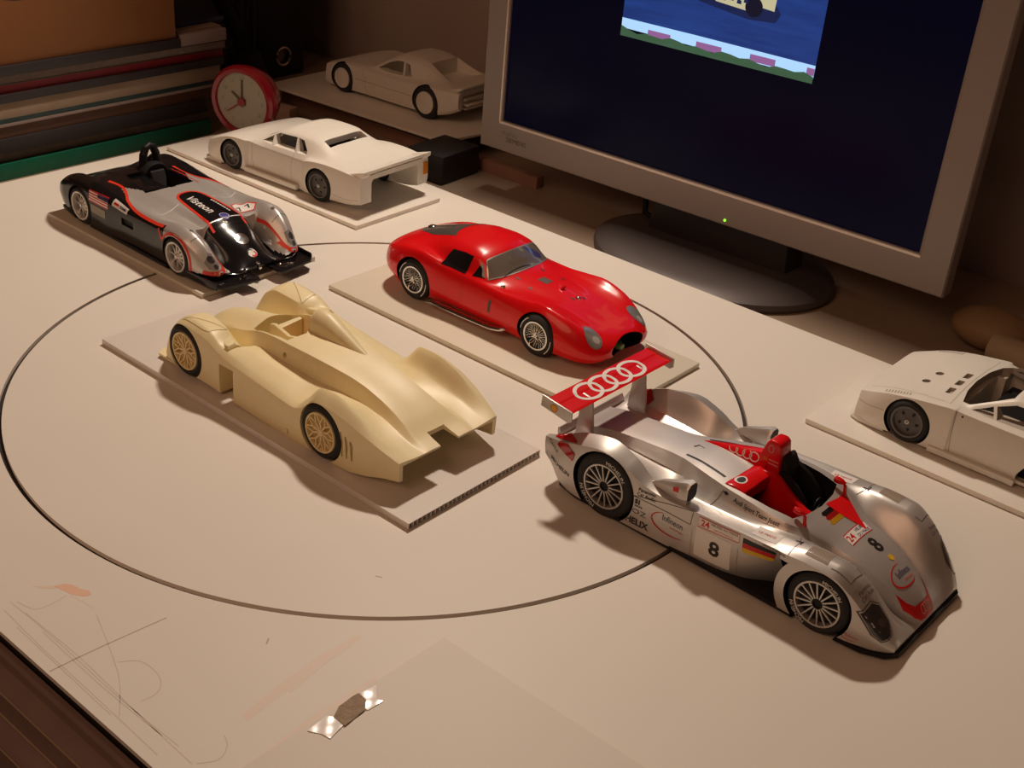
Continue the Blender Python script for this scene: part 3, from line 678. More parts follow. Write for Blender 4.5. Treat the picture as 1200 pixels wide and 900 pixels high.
# lamps
for s in (-1, 1):
    poly('headlamp', [(y, z) for y, z in ((s*38.6, 20.0), (s*37.2, 12.0), (s*35.4, 9.6), (s*31.0, 11.2), (s*28.6, 16.0), (s*30.4, 22.0), (s*33.6, 23.6))][::s], ta, M_DKL, AUD, FRONT, 0.2)
    V, F = ribbon2(dens([(s*39.0, 20.4), (s*37.4, 11.6), (s*35.4, 9.0), (s*30.6, 10.8), (s*28.0, 16.0), (s*30.0, 22.6), (s*33.8, 24.4)], 1.0, True), 0.35, True); lay('lamp_edge', V, F, ta, M_LIN, AUD, FRONT, 0.22, 0)
    poly('lamp_bulb', ell(s*33, 16.5, 1.5, 1.7, 18), ta, mat('dim_bulb', (0.10, 0.075, 0.065), 0.1, coat=1.0), AUD, FRONT, 0.3)
    P = [(-95.5, s*35.6), (-88.5, s*38.4), (-79.5, s*39.8), (-80.2, s*38.6), (-88.5, s*33.0), (-83.5, s*29.2), (-86.5, s*26.8), (-95.5, s*29.8)]
    poly('tail_lamp', P, ta, mat('tail_lamp_red', (0.42, 0.008, 0.01), 0.12, coat=1.0), AUD, TOP, 0.3)
    if s < 0: poly('tail_lamp', [(-91.5, 25.6), (-80.0, 22.0), (-79.2, 26.5), (-84.5, 29.2), (-90, 28.2)], ta, mat('tail_lamp_red', (0, 0, 0)), AUD, RIGHT, 0.3)
    # louvre grille and front hatch on the fender
    poly('louvre_panel', [(42.4, s*37.2), (42.4, s*30), (52.6, s*28.8), (53, s*37.0)], ta, mat('louvre_beige', (0.32, 0.25, 0.18), 0.6), AUD, TOP, 0.12)  # beige ground between the slats
    for k in range(12):
        x = 43.1+9.0*k/11; stripe('louvre_slat', [(x, s*36.8), (x, s*29.8)], 0.36, ta, M_SIL, AUD, TOP, 0.32)
    stripe('hatch_line', [(55, s*37.4), (64.6, s*36.8), (65.2, s*28.2), (62, s*27.6)], 0.3, ta, M_LIN, AUD)
    stripe('seam', [(36.4, s*40.2), (36.6, s*31), (34, s*25)], 0.3, ta, M_LIN, AUD)
    stripe('latch', [(34.5, s*30.6), (37.8, s*30.2)], 0.9, ta, M_INK, AUD); stripe('latch', [(37.4, s*32.6), (37.4, s*29.2)], 0.7, ta, M_INK, AUD)
    stripe('seam', [(-9.5, s*30), (-7.2, s*24)], 0.35, ta, M_LIN, AUD); 
    V, F = ribbon2(dens([(-37, s*9.8), (-28, s*12), (-11.5, s*16.8)], 1.2), 1.3); lay('cooling_slot', V, F, ta, M_INK, AUD, TOP, 0.12, 0)
    write('fender_lettering', 'Panasonic', 2.0, 69.2, s*32.6, 90, ta, M_LIN, AUD, TOP, 0.15)
    write('fender_lettering', 'Car Audio', 2.0, 71.2, s*32.4, 90, ta, M_LIN, AUD, TOP, 0.15)
    # event sticker on the shelf
    poly('event_sticker', [(16.5, s*37.6), (16.5, s*30), (28.8, s*30.4), (28.8, s*37.6)], ta, M_WRT, AUD, TOP, 0.14)
    write('sticker_lettering', 'LE MANS', 2.2, 22.6, s*34.0, 0, ta, M_RDM, AUD, TOP, 0.26)
    for k, x in enumerate((18, 20.4, 24.6, 27)): stripe('sticker_lettering', [(x-0.8, s*31.6), (x+0.8, s*31.6)], 0.7, ta, M_INK, AUD, TOP, 0.26); stripe('sticker_lettering', [(x-0.6, s*36.4), (x+0.6, s*36.4)], 0.6, ta, M_INK, AUD, TOP, 0.26)
# nose print
stripe('flag_stripe', [(33.0, -5.4), (33.0, 5.8)], 2.5, ta, M_INK, AUD, TOP, 0.14); stripe('flag_stripe', [(35.5, -5.7), (35.5, 5.8)], 2.5, ta, M_RDM, AUD, TOP, 0.14); stripe('flag_stripe', [(38.0, -6.2), (38.0, 5.8)], 2.5, ta, M_YEL, AUD, TOP, 0.14)
poly('nose_plate', [(45.2, -8), (45.2, 11), (51, 10), (51, -8.6)], ta, M_WRT, AUD, TOP, 0.13)
V, F = ribbon2([(45.4, -7.8), (45.4, 10.8), (50.8, 9.8), (50.8, -8.4)], 0.4, True); lay('plate_edge', V, F, ta, M_RDM, AUD, TOP, 0.2, 1.5)
write('nose_lettering', '24', 4.6, 48.2, -5.2, 90, ta, M_RDM, AUD, TOP, 0.22, bold=0.08)
write('nose_lettering', 'HEURES', 2.4, 47.0, 4.2, 90, ta, M_BLU, AUD, TOP, 0.22); write('nose_lettering', 'DU MANS', 2.4, 49.6, 4.0, 90, ta, M_BLU, AUD, TOP, 0.22)
write('nose_number', '8', 10.5, 57.4, 1.2, 90, ta, M_INK, AUD, TOP, 0.22, bold=0.25)
poly('nose_emblem', ell(65.0, 1.6, 1.5, 1.7, 20), ta, M_YEL, AUD, TOP, 0.2)
write('nose_lettering', 'Infineon', 4.2, 71.8, 1.0, 90, ta, M_BLU, AUD, TOP, 0.2, sx=0.8)
write('nose_lettering', 'technologies', 1.5, 74.6, 1.4, 90, ta, M_RDM, AUD, TOP, 0.2)
V, F = ribbon2(ell(72.6, -0.5, 4.4, 7.8, 40, -195, 60), [0.2+0.5*math.sin(math.pi*i/39) for i in range(40)]); lay('nose_swoosh', V, F, ta, M_RDM, AUD, TOP, 0.2, 1.5)
poly('red_nose_tip', [(75, -11.2), (80, -8.8), (83, -6.0), (83.8, 0), (83, 6.0), (80, 8.8), (75, 11.2), (80, 10.8), (85, 8.2), (87.6, 5.2), (87.6, -5.2), (85, -8.2), (80, -10.8)], ta, M_RDM, AUD, TOP, 0.3, 0.8)
poly('red_nose_tip', [(-6.4, 6.6), (6.4, 6.6), (6.2, 9.6), (0, 11.6), (-6.2, 9.6)], ta, M_RDM, AUD, FRONT, 0.3, 0.8)
V, F = joinVF([ribbon2(ell(85.4, -2.6+1.75*k, 1.2, 1.25, 20), 0.25, True) for k in range(4)]); lay('four_rings', V, F, ta, mat('pale_ring_print', (0, 0, 0)), AUD, TOP, 0.5, 0.8)
# writing and lines on the right side
def wr_(s, size, x, z, m=M_INK, ang=0, **k): return write('side_lettering', s, size, x, z, ang, ta, m, AUD, RIGHT, 0.2, **k)
wr_('HELIX', 5.0, -40.2, 7.2, bold=0.14, sx=0.95); wr_('Panasonic', 2.4, -36.8, 25.4, ang=3, bold=0.03); wr_('Car Audio', 2.4, -36.8, 23.0, ang=3, bold=0.03)
wr_('S1', 3.2, -40.8, 18.4, bold=0.2); [stripe('side_mark', [(-42.2+1.1*k, 16.2), (-41.5+1.1*k, 16.2)], 0.8, ta, M_INK, AUD, RIGHT, off=0.2) for k in range(4)]; wr_('OZ', 3.6, -39.4, 13.0, M_LIN, sx=1.5)
wr_('Infineon', 4.6, -21.2, 17.0, M_BLU, sx=0.78); wr_('technologies', 1.5, -18.6, 13.8, M_RDM)
V, F = ribbon2(ell(-21.5, 14.6, 11.0, 5.4, 48, 118, 305), [0.15+0.65*math.sin(math.pi*i/47) for i in range(48)]); lay('side_swoosh', V, F, ta, M_RDM, AUD, RIGHT, 0.2, 1.5)
wr_('MICHELIN', 3.2, -88.4, 14.6, ang=-13, bold=0.05); wr_('MAHLE', 2.6, -94.2, 23.2, M_LIN, ang=-22)
stripe('seam', [(-44.5, 20.6), (-12, 20.8), (-11.6, 28)], 0.3, ta, M_LIN, AUD, RIGHT, 0.1); stripe('seam', [(-10.5, 4), (-10.5, 20)], 0.2, ta, mat('faint_line', (0.4, 0.36, 0.33), 0.5), AUD, RIGHT, 0.1)
stripe('seam', [(12.8, 5), (12.8, 22)], 0.2, ta, mat('faint_line', (0, 0, 0)), AUD, RIGHT, 0.1)
poly('number_panel', [(-8.6, 6), (9.4, 5.4), (9.6, 21.6), (-8.6, 21.6)], ta, M_WRT, AUD, RIGHT, 0.1)
wr_('8', 11.0, 1.5, 13.8, bold=0.3)
poly('side_plate', [(-8.4, 22.2), (13.0, 23.8), (13.0, 28.8), (-8.4, 27.4)], ta, M_WRT, AUD, RIGHT, 0.12)
V, F = ribbon2([(-8.2, 22.4), (12.8, 24.0), (12.8, 28.6), (-8.2, 27.2)], 0.4, True); lay('plate_edge', V, F, ta, M_RDM, AUD, RIGHT, 0.2, 1.5)
wr_('24', 4.4, -4.6, 24.9, M_RDM, 4, bold=0.12); wr_('HEURES DU MANS', 1.7, 5.2, 26.9, M_INK, 4); wr_('www.24h-lemans.com', 1.1, 5.0, 24.8, M_RDM, 4)
for k, (m, z0, z1) in enumerate(((M_INK, 25.2, 27.9), (M_RDM, 22.6, 25.2), (M_YEL, 20.2, 22.6))):
    poly('side_flag', [(14.6, z0), (30-1.6*(2-k)*0-k*1.0, z0+0.5*(z0-20)*0.2), (30.6-k*0.6, z1), (14.6, z1)], ta, m, AUD, RIGHT, 0.15)
wr_('www.audi.com', 1.9, 29.8, 29.6, ang=2)
write('side_lettering', 'Audi Sport Team Joest', 2.6, 11.5, 33.2, -1.5, ta, M_INK, AUD, RIGHT, 0.2, bold=0.03)
stripe('side_mark', [(-7.2, 34.2), (-3.8, 34.2)], 1.5, ta, M_BLU, AUD, RIGHT, 0.2)
wr_('Infineon', 1.7, 71.4, 7.4, M_RDM); V, F = ribbon2(ell(71, 7, 4, 1.7, 24, 110, 300), 0.25); lay('side_swoosh', V, F, ta, M_RDM, AUD, RIGHT, 0.2, 1.5)
stripe('latch', [(-38.6, -1.4), (-37.2, 1.6)], 0.9, ta, M_INK, AUD); stripe('latch', [(-37.4, 1.4), (-33.4, -0.2)], 0.4, ta, M_LIN, AUD)
bm = bmesh.new(); prism(bm, [(-101.8, 21.5), (-101.8, 25.6), (-101.0, 25.8), (-99.4, 23.2), (-99.4, 21.5)], -26, 26, 'y'); frombm('tail_lip', bm, M_SIL, AUD, bevel=0.2)

# ------------------------------------------------------------------ cream unpainted resin racing car
CRM = thing('race_car', 'cream unpainted resin open racing car seen from behind, on a fluted plate', 'model car', (-445.4, 389.8, 3.55), math.radians(179.2), 'model cars on the desk')
CRE = [0, 0.1, 0.65, 0.35, 0.5, 0.7, 0.8, 0]
ST = [
 (-102, [(33.5,6.5),(34,12),(34,16.8),(32,17),(25,16.2),(17,15.8),(14.5,16),(0,15.8)]),
 (-94,  [(35.5,5.5),(36,12),(36,20),(33.5,20),(26,18),(18,17.2),(15,18),(0,17.8)]),
 (-82,  [(38,2.5),(38.5,12),(38.2,24.5),(34.5,25.6),(28,20.6),(17,19.8),(13.4,22.8),(0,22.6)]),
 (-69,  [(39.5,0.5),(40,13),(39.4,28.4),(34.2,31.8),(27,24),(16,21.8),(12.4,27),(0,26.8)]),
 (-56,  [(40,0.5),(40.5,14),(39.8,30),(33.4,34.8),(26.2,26.4),(16,23.2),(12.2,30),(0,29.8)]),
 (-47,  [(40,0.5),(40.4,13),(39.6,28.6),(33.8,34.2),(26.4,26),(16.5,23.4),(12.6,31.5),(0,31.3)]),
 (-38,  [(40,0.2),(40.2,10),(39.5,21.5),(35,25.5),(25,23),(17,24),(13.6,32.6),(0,32.6)]),
 (-31,  [(40,0),(40.2,9),(39.5,18.8),(36.5,20),(26,22),(18,24),(14.6,33.4),(0,33.6)]),
 (-12,  [(40,0.2),(40.2,10),(39.5,20.2),(36.5,21.8),(26,24),(19,24.5),(16.6,34.6),(0,35.2)]),
 (5,    [(40,0.6),(40.2,10),(39.5,21.6),(36.5,23.4),(27,25.5),(19.6,25.5),(17.2,34.6),(0,35.6)]),
 (16,   [(40,1),(40.2,11),(39.5,22.6),(36.5,24.8),(28,26.6),(19.6,26),(16.8,33.6),(0,35)]),
 (24,   [(40,1.4),(40.2,11),(39.5,23.6),(36.5,26),(29.5,26.8),(19,24.5),(15.8,31.8),(0,34.2)]),
 (30,   [(40,2),(40.2,12),(39.5,25.4),(36.5,27.4),(29.5,26.8),(18,20),(14.8,29.6),(0,32.8)]),
 (41,   [(40,2.4),(40.4,14),(39.8,29.5),(36,32.2),(24.5,30.2),(17.4,16),(13.8,25.4),(0,30.6)]),
 (57.5, [(40,2.4),(40.4,14),(39.8,30.6),(35,33.4),(23,31.6),(17.4,14),(13,21.5),(0,27.6)]),
 (67,   [(39.8,2.6),(40,13),(39.2,26),(34.5,29),(23,27.4),(17,12),(12.6,18.2),(0,24.6)]),
 (74,   [(39,2.8),(39.2,9),(38,17),(34,19.4),(23.5,18.4),(16.2,9),(12,15),(0,21)]),
 (78,   [(38,3),(38,5.5),(36.5,8.6),(33,10),(23,9.4),(15.4,7),(11.4,12.6),(0,18.4)]),
 (79,   [(16,3),(16,3.6),(15,4.4),(14.4,4.8),(13.6,5.4),(12.6,7),(10.8,12),(0,17.6)]),
 (86,   [(12,3),(12,3.4),(11.6,3.8),(11,4.2),(10.4,5),(9.6,6.4),(8,9),(0,12)]),
 (91.5, [(6,3),(6,3.2),(5.8,3.4),(5.4,3.6),(5,4),(4.4,4.6),(3,5.6),(0,6.8)]),
]
crm = loft('body', ST, CRE, M_CRM, CRM, dx=1.5, per=7)
POSC = [(57.5, 40.4, 14.6), (57.5, -40.4, 14.6), (-53.0, 40.6, 14.2), (-53.0, -40.6, 14.2)]
cs = arches(POSC, 15.3, 31)
for s in (-1, 1):
    bm = bmesh.new(); bbox(bm, 15.8, 27.4, min(s*27, s*46), max(s*27, s*46), -2, 19.4); cs.append(bm)           # gap behind the front fender
    bm = bmesh.new(); prism(bm, [(24.6, s*20), (24.6, s*36.6), (27.6, s*36.6), (29.0, s*30), (29.6, s*20)], 19, 40, 'z'); cs.append(bm)   # step in front of the side pod
bm = bmesh.new(); prism(bm, [(-110, -6.8), (-92, -5.8), (-92, 5.8), (-110, 6.8)], 5, 40, 'z'); cs.append(bm)      # rear notch
bm = bmesh.new(); prism(bm, [(-110, -1), (-110, 14.0), (-86, 16.5), (-70, 8), (-70, -1)], -31.5, 31.5, 'y'); cs.append(bm)   # hollow under the tail
cut(crm, cs, M_CRM)
bm = bmesh.new(); prism(bm, [(32.5, -13), (34, 0), (32.5, 13), (27, 15), (14, 16), (2, 15), (1, 3), (4.5, -1), (4.8, -14), (20, -15), (28, -14.5)], 14, 60, 'z'); cut(crm, [bm], M_CRM)
for s in (-1, 1):
    bm = bmesh.new(); cyl(bm, (0, 28.2), 1.5, s*16, s*24, 'y', 20); 
    cut(crm, [bm], M_CRM)
tc = bvh(crm)
# dashboard sill with a seat hollow, front splitter, headrest fairing, louvre fins, slots
bm = bmesh.new(); prism(bm, [(29.5, 14), (29.5, 30.5), (26, 31.6), (14, 29), (5, 31.6), (1.8, 33.6), (1.8, 14)], 2.6, 4.8, 'y'); frombm('cockpit_divider', bm, M_CRM, CRM, bevel=0.5)
bm = bmesh.new(); prism(bm, [(24.5, -14.0), (27.5, -14.2), (27.0, 3), (22.5, 3)], 14, 30, 'z'); frombm('dashboard', bm, M_CRM, CRM, bevel=0.6)
bm = bmesh.new(); prism(bm, [(5.0, 13), (13, 13), (11, 16), (7.5, 29), (5.4, 33)], -12.5, 1.0, 'y'); frombm('seat', bm, mat('orange_resin', (0.80, 0.42, 0.16), 0.5), CRM, bevel=0.5)
bm = bmesh.new(); st = [(5.5, 4.2, 40.0, 34), (4.2, 6.4, 45.0, 33.5), (1.0, 7.3, 46.6, 33), (-6, 7.0, 45.2, 32), (-16, 5.6, 41, 31), (-28, 3.6, 35.8, 29.5), (-38, 1.6, 31.8, 29), (-44, 0.4, 30.6, 28)]; rings = []
for x, w, zt, zb in st:
    rings.append([bm.verts.new((x, -7.4-w*1.05*math.cos(a), zb+(zt-zb)*math.sin(a)**0.75)) for a in np.linspace(0, math.pi, 15)])
for a, b in zip(rings, rings[1:]):
    for k in range(15): bm.faces.new((a[k], a[(k+1) % 15], b[(k+1) % 15], b[k]))
bm.faces.new(rings[0]); bm.faces.new(rings[-1][::-1]); frombm('headrest_fairing', bm, M_CRM, CRM, ang=60)
bm = bmesh.new(); prism(bm, [(60, -39.4), (84, -39), (87, -34), (87, 34), (84, 39), (60, 39.4)], 1.4, 2.6, 'z'); sp_ = frombm('front_splitter', bm, M_CRM, CRM)
cut(sp_, arches(POSC[:2], 15.6, 31), M_CRM)
for s in (-1, 1):
    for k in range(3):
        P = spl([(-67.5-3.2*k, 21.5-1.4*k), (-68.8-3.2*k, 16), (-68.6-3.2*k, 8)], 6); stripe('side_slot', P, 0.7, tc, mat('slot_shadow', (0.42, 0.30, 0.11), 0.7), CRM, LEFT if s > 0 else RIGHT, 0.05)
    bm = bmesh.new(); prism(bm, [(38.5, s*24.0), (26.6, s*28.6), (25.4, s*35.2), (28, s*35.8), (37.5, s*30.6)], 26.4, 28.2, 'z', [(38.5, s*25.4), (27.6, s*29.4), (26.6, s*34.4), (29, s*34.8), (37.5, s*30.0)]); frombm('turning_vane', bm, M_CRM, CRM, bevel=0.3)
    stripe('hatch_line', [(62, s*37.4), (44, s*37.4), (40, s*36.6), (39.0, s*25.5)], 0.35, tc, mat('slot_shadow', (0, 0, 0)), CRM, TOP, 0.05)
    bm = bmesh.new(); bbox(bm, -28.5, -26, min(s*40, s*40.9), max(s*40, s*40.9), 2.6, 4.8); frombm('side_tab', bm, M_CRM, CRM)
wheels(CRM, 'cream', POSC, 14.4, 8.8, 10.6, 'mesh', M_CRD, M_CRD)
# moulding stub on the front plate

# ------------------------------------------------------------------ glossy red coupe
RDC = thing('coupe_car', 'glossy red long-nosed coupe with dark windows and wire wheels, on a white plate', 'model car', (-438.9, 547.3, 3.2), math.radians(-0.2), 'model cars on the desk')
CRE = [0, 0.1, 0.0, 0.15, 0.2, 0.35, 0.1, 0]
ST = [
 (-90, [(12,13),(13.5,15),(14,18),(12.5,20.5),(10,21.6),(7,22.2),(4,22.5),(0,22.6)]),
 (-88, [(18,11.5),(21,14),(21.6,18),(19.5,22.5),(15,24.2),(10,25),(5.5,25.3),(0,25.4)]),
 (-83, [(25,9.5),(28,13),(28.6,19),(26,25.4),(20,27.6),(13,28.6),(7,29),(0,29.2)]),
 (-75, [(29.5,8),(32,12),(33,20),(29.6,29),(22.5,30.6),(15,31.6),(8,32.4),(0,32.8)]),
 (-62, [(32.5,6.5),(34.4,12),(35.2,22),(31.4,32.2),(24,33),(16.5,35),(9.5,36.8),(0,37.6)]),
 (-50, [(32.5,6),(34.4,12),(35.2,22),(31.8,33.4),(25,33.6),(19,37),(12,40.2),(0,41.6)]),
 (-38, [(31,5),(33.6,10.5),(34.6,20.5),(31.8,31.6),(27,33),(22.6,38.8),(16.5,42.6),(0,44.8)]),
 (-30, [(29.8,4.6),(33,9.5),(34,19.5),(31.4,29.8),(28,32.2),(23.8,40),(18,43.4),(0,45.6)]),
 (-18, [(29.2,4.4),(32.6,9),(33.6,18.8),(31.2,28.6),(28.4,31.4),(24,40.6),(18.2,43.8),(0,45.6)]),
 (-10, [(29.2,4.4),(32.6,9),(33.6,18.6),(31.2,28.4),(28.4,31),(23.4,40.2),(17.4,42.8),(0,44.6)]),
 (-5,  [(29.2,4.4),(32.6,9),(33.6,18.6),(31.2,28.4),(28.3,30.6),(23.0,38.6),(16.6,41.2),(0,43.2)]),
 (2,   [(29.4,4.5),(32.6,9),(33.6,18.7),(31.0,28.2),(27.6,30.0),(22.6,34.4),(16,36.6),(0,38.4)]),
 (8,   [(29.6,4.7),(32.8,9.2),(33.8,18.8),(30.8,28.2),(26.8,29.4),(21.6,31.2),(15,32.4),(0,33.4)]),
 (16,  [(30,5),(33,9.6),(34,19),(30.6,28.2),(25.4,28.8),(19,29.8),(11.5,30.8),(0,31.4)]),
 (32,  [(31.6,5.8),(33.8,11),(34.6,20),(30,29.6),(23,28.6),(16.4,28.4),(9,29.2),(0,29.8)]),
 (46,  [(32.4,6),(34.6,12),(35.2,20.4),(29.4,31),(22,28.6),(15,27.4),(8,27.6),(0,28)]),
 (60,  [(32.2,6),(34.2,11),(34.6,18.2),(28.4,28.6),(21.4,26.8),(15,25.6),(8,25.4),(0,25.6)]),
 (72,  [(30,5.6),(31.8,9),(31.8,15.4),(26.6,23.6),(20.6,23.6),(14,22.8),(8,22.4),(0,22.4)]),
 (80,  [(26.6,6),(28.4,8.6),(28.6,12.8),(24.6,18),(19.6,19.6),(14,20.3),(8,20.5),(0,20.6)]),
 (85.5,[(20.5,7.4),(23.4,9.2),(23.6,11.6),(21.4,14.4),(17.4,16.6),(12.6,18),(8,18.6),(0,18.8)]),
 (88,  [(15,9),(18,10.4),(18.4,12),(17,13.6),(14.4,15.2),(11,16.4),(7,17),(0,17.2)]),
]
rdc = loft('body', ST, CRE, M_RED, RDC, dx=1.5, per=7)
POSR = [(46.6, -34.4, 13.1), (46.6, 34.4, 13.1), (-53.4, -34.6, 13.6), (-53.4, 34.6, 13.6)]
cs = arches(POSR[:2], 14.0, 24, dz=0.3) + arches(POSR[2:], 14.4, 24, dz=0.4)
cut(rdc, cs, M_WELL)
bm = bmesh.new(); bmesh.ops.create_uvsphere(bm, u_segments=40, v_segments=24, radius=1.0); bmesh.ops.scale(bm, vec=(16, 15.4, 6.6), verts=bm.verts[:]); bmesh.ops.translate(bm, vec=(91, 0, 12.4), verts=bm.verts[:])
cut(rdc, [bm], M_WELL)
tr = bvh(rdc)
wheels(RDC, 'wire', POSR, 13.0, 8.0, 8.8, 'wire', M_CHR, M_CHR)
for w in [c for c in RDC.children if c.name.startswith('wheel')]:
    w.rotation_euler[1] = 0.4; V, F = joinVF([ribbon2(ell(0, 0, 11.4, 11.4, 20, a, a+52), 0.5) for a in (30, 200)]); raw('tyre_stripe', [(a, 0.2, b) for a, b in V], F, M_WRT, w, sm=False)
for s in (-1, 1):
    fr = RIGHT if s < 0 else LEFT
    poly('side_window', spl([(-29.6, 39.6), (-32.6, 34.6), (-33.2, 30.6)], 4) + [(-14.6, 29.8), (-13.8, 35), (-13.2, 40.2), (-20, 40.6)], tr, M_GLS, RDC, fr, 0.18, 1.2)
    poly('quarter_window', [(-9.4, 30.2), (-0.6, 31.0), (-3.6, 35.4), (-6.4, 38.6)], tr, M_GLS, RDC, fr, 0.18, 1.2)
    stripe('side_vent', [(9.8, 22.5), (9.4, 14.5)], 2.0, tr, M_LIN, RDC, fr, off=0.1)
    n_, v_ = Vector((0.61, s*-0.12, 0.79)), Vector((-0.79, 0, 0.61)); O_ = Vector((77.6, 0, 20.2)) + n_*40
    LF = (tuple(O_), (0, 1, 0), tuple(v_), tuple(-n_))
    sh = s*4.8
    E = [(s*21.6+sh*0+4.2*math.cos(t), 7.6*math.sin(t)) for t in np.linspace(0, 2*math.pi, 36, endpoint=False)]
    E = [(u-s*0.10*w, w) for u, w in E]
    poly('headlamp', E, tr, M_LMP, RDC, LF, 0.25, 1.2)
    V, F = ribbon2(E, 0.55, True); lay('lamp_rim', V, F, tr, mat('lamp_rim_grey', (0.2, 0.18, 0.17), 0.4), RDC, LF, 0.3, 0)
    poly('lamp_bulb', [(s*21.2+2.0*math.cos(t), -2.6+2.6*math.sin(t)) for t in np.linspace(0, 6.1, 18)], tr, mat('lamp_reflector', (0.8, 0.77, 0.72), 0.15, metal=0.5), RDC, LF, 0.32, 1.2)
    for k in range(2):
        pts = [(-38.5, s*(36.8-2.2*k), 5.0), (-34, s*(36.6-2.2*k), 5.8), (-28, s*(36.2-2.2*k), 5.2), (-10, s*(35.6-2.2*k), 5.0), (12, s*(35-2.2*k), 5.4), (19, s*(34.4-2.2*k), 6.6), (22, s*(32.4-2.2*k), 7.6)]
        bm = bmesh.new(); tube(bm, pts, 1.15, 10); frombm('exhaust_pipe', bm, M_CHR, RDC)
# windscreen with wiper and the light frame behind it
wsp = spl([(1.8, -27), (5.8, -22), (8.2, -12), (9.0, 0), (8.2, 12), (5.8, 22), (1.8, 27)], 5)
top = spl([(-5.0, 21.6), (-3.4, 12), (-2.6, 0), (-3.4, -12), (-5.0, -21.6)], 5)
poly('windscreen', wsp+top, tr, mat('windscreen_glass', (0.16, 0.135, 0.11), 0.06, coat=1.0), RDC, TOP, 0.18, 1.3)
stripe('windscreen_rim', wsp+top, 0.7, tr, mat('silver_trim', (0.6, 0.56, 0.5), 0.3, metal=0.8), RDC, TOP, True, off=0.22)
stripe('wiper', spl([(7.2, -19), (6.6, -10), (6.8, -1), (7.6, 5)], 5), 0.4, tr, M_INK, RDC, TOP, off=0.35)
for y in (-9.6, -5.8): stripe('wiper_frame', [(6.4, y), (-0.6, -7.6)], 0.32, tr, M_LMP, RDC, TOP, off=0.3)
poly('blue_patch', [(-2.4, 8), (4.0, 13), (5.2, 18.5), (2.6, 19.5), (-1, 14)], tr, mat('glossy_blue', (0.06, 0.055, 0.20), 0.1, coat=1.0), RDC, TOP, 0.24)  # glossy dark blue patch on the windscreen
# rear window and fuel cap
poly('rear_window', spl([(-37, -15), (-40.5, -8), (-41.5, 0), (-40.5, 8), (-37, 15)], 4) + spl([(-58, 13.5), (-72, 8), (-78, 2), (-78, -2), (-72, -8), (-58, -13.5)], 4), tr, mat('grey_rear_window', (0.10, 0.085, 0.078), 0.25, coat=0.6), RDC, TOP, 0.16)
bm = bmesh.new(); lathe(bm, [(0, 3.2), (0.8, 3.4), (1.6, 3.0), (2.3, 1.8), (2.6, 0.5)], 'z', 24, (-72.5, 2, 32.4)); frombm('fuel_cap', bm, M_CHR, RDC)
# bonnet details
poly('bonnet_grille', [(20.5, -3.6), (20.5, 2.6), (27.5, 3.2), (27.5, -3.2)], tr, mat('grille_brown', (0.10, 0.045, 0.035), 0.6), RDC, TOP, 0.14)
bm = bmesh.new(); tube(bm, [(36, -1.2, 28.8), (37, 0.5, 30.2), (37.4, 2.8, 30.8)], [0.6, 1.1, 0.5], 8); frombm('bonnet_scoop', bm, M_RED, RDC)
for (x, y) in ((12.5, -12.5), (14, 9), (24, -14), (28, 12), (47.5, -2.5), (50.5, 4.0)):
    poly('bonnet_catch', ell(x, y, 1.7, 0.8, 14), tr, mat('catch_dark', (0.12, 0.02, 0.02), 0.4), RDC, TOP, 0.16)
for (x, y, r) in ((12.0, -25, 1.1), (49, 0.6, 1.2)):
    z = tr.ray_cast(Vector((x*MM, y*MM, 0.08)), Vector((0, 0, -1)))[0].z*1000
    bm = bmesh.new(); lathe(bm, [(-0.3, r*1.4), (0.5, r*1.3), (1.0, r*0.8), (1.3, 0.2)], 'z', 16, (x, y, z)); frombm('bonnet_stud', bm, M_CHR, RDC)
for s in (-1, 1): stripe('door_seam', [(-14, 29), (-13.2, 18), (-14, 8)], 0.2, tr, mat('red_seam', (0.3, 0.005, 0.005), 0.5), RDC, RIGHT if s < 0 else LEFT, off=0.06)
bm = bmesh.new(); lathe(bm, [(0, 1.2), (2.2, 2.4), (5, 2.8), (7.4, 1.8), (8.2, 0.4)], 'x', 16, (78.5, -1.5, 10.6)); frombm('green_plug', bm, mat('pale_green_plug', (0.22, 0.34, 0.12), 0.3, coat=0.8), RDC)

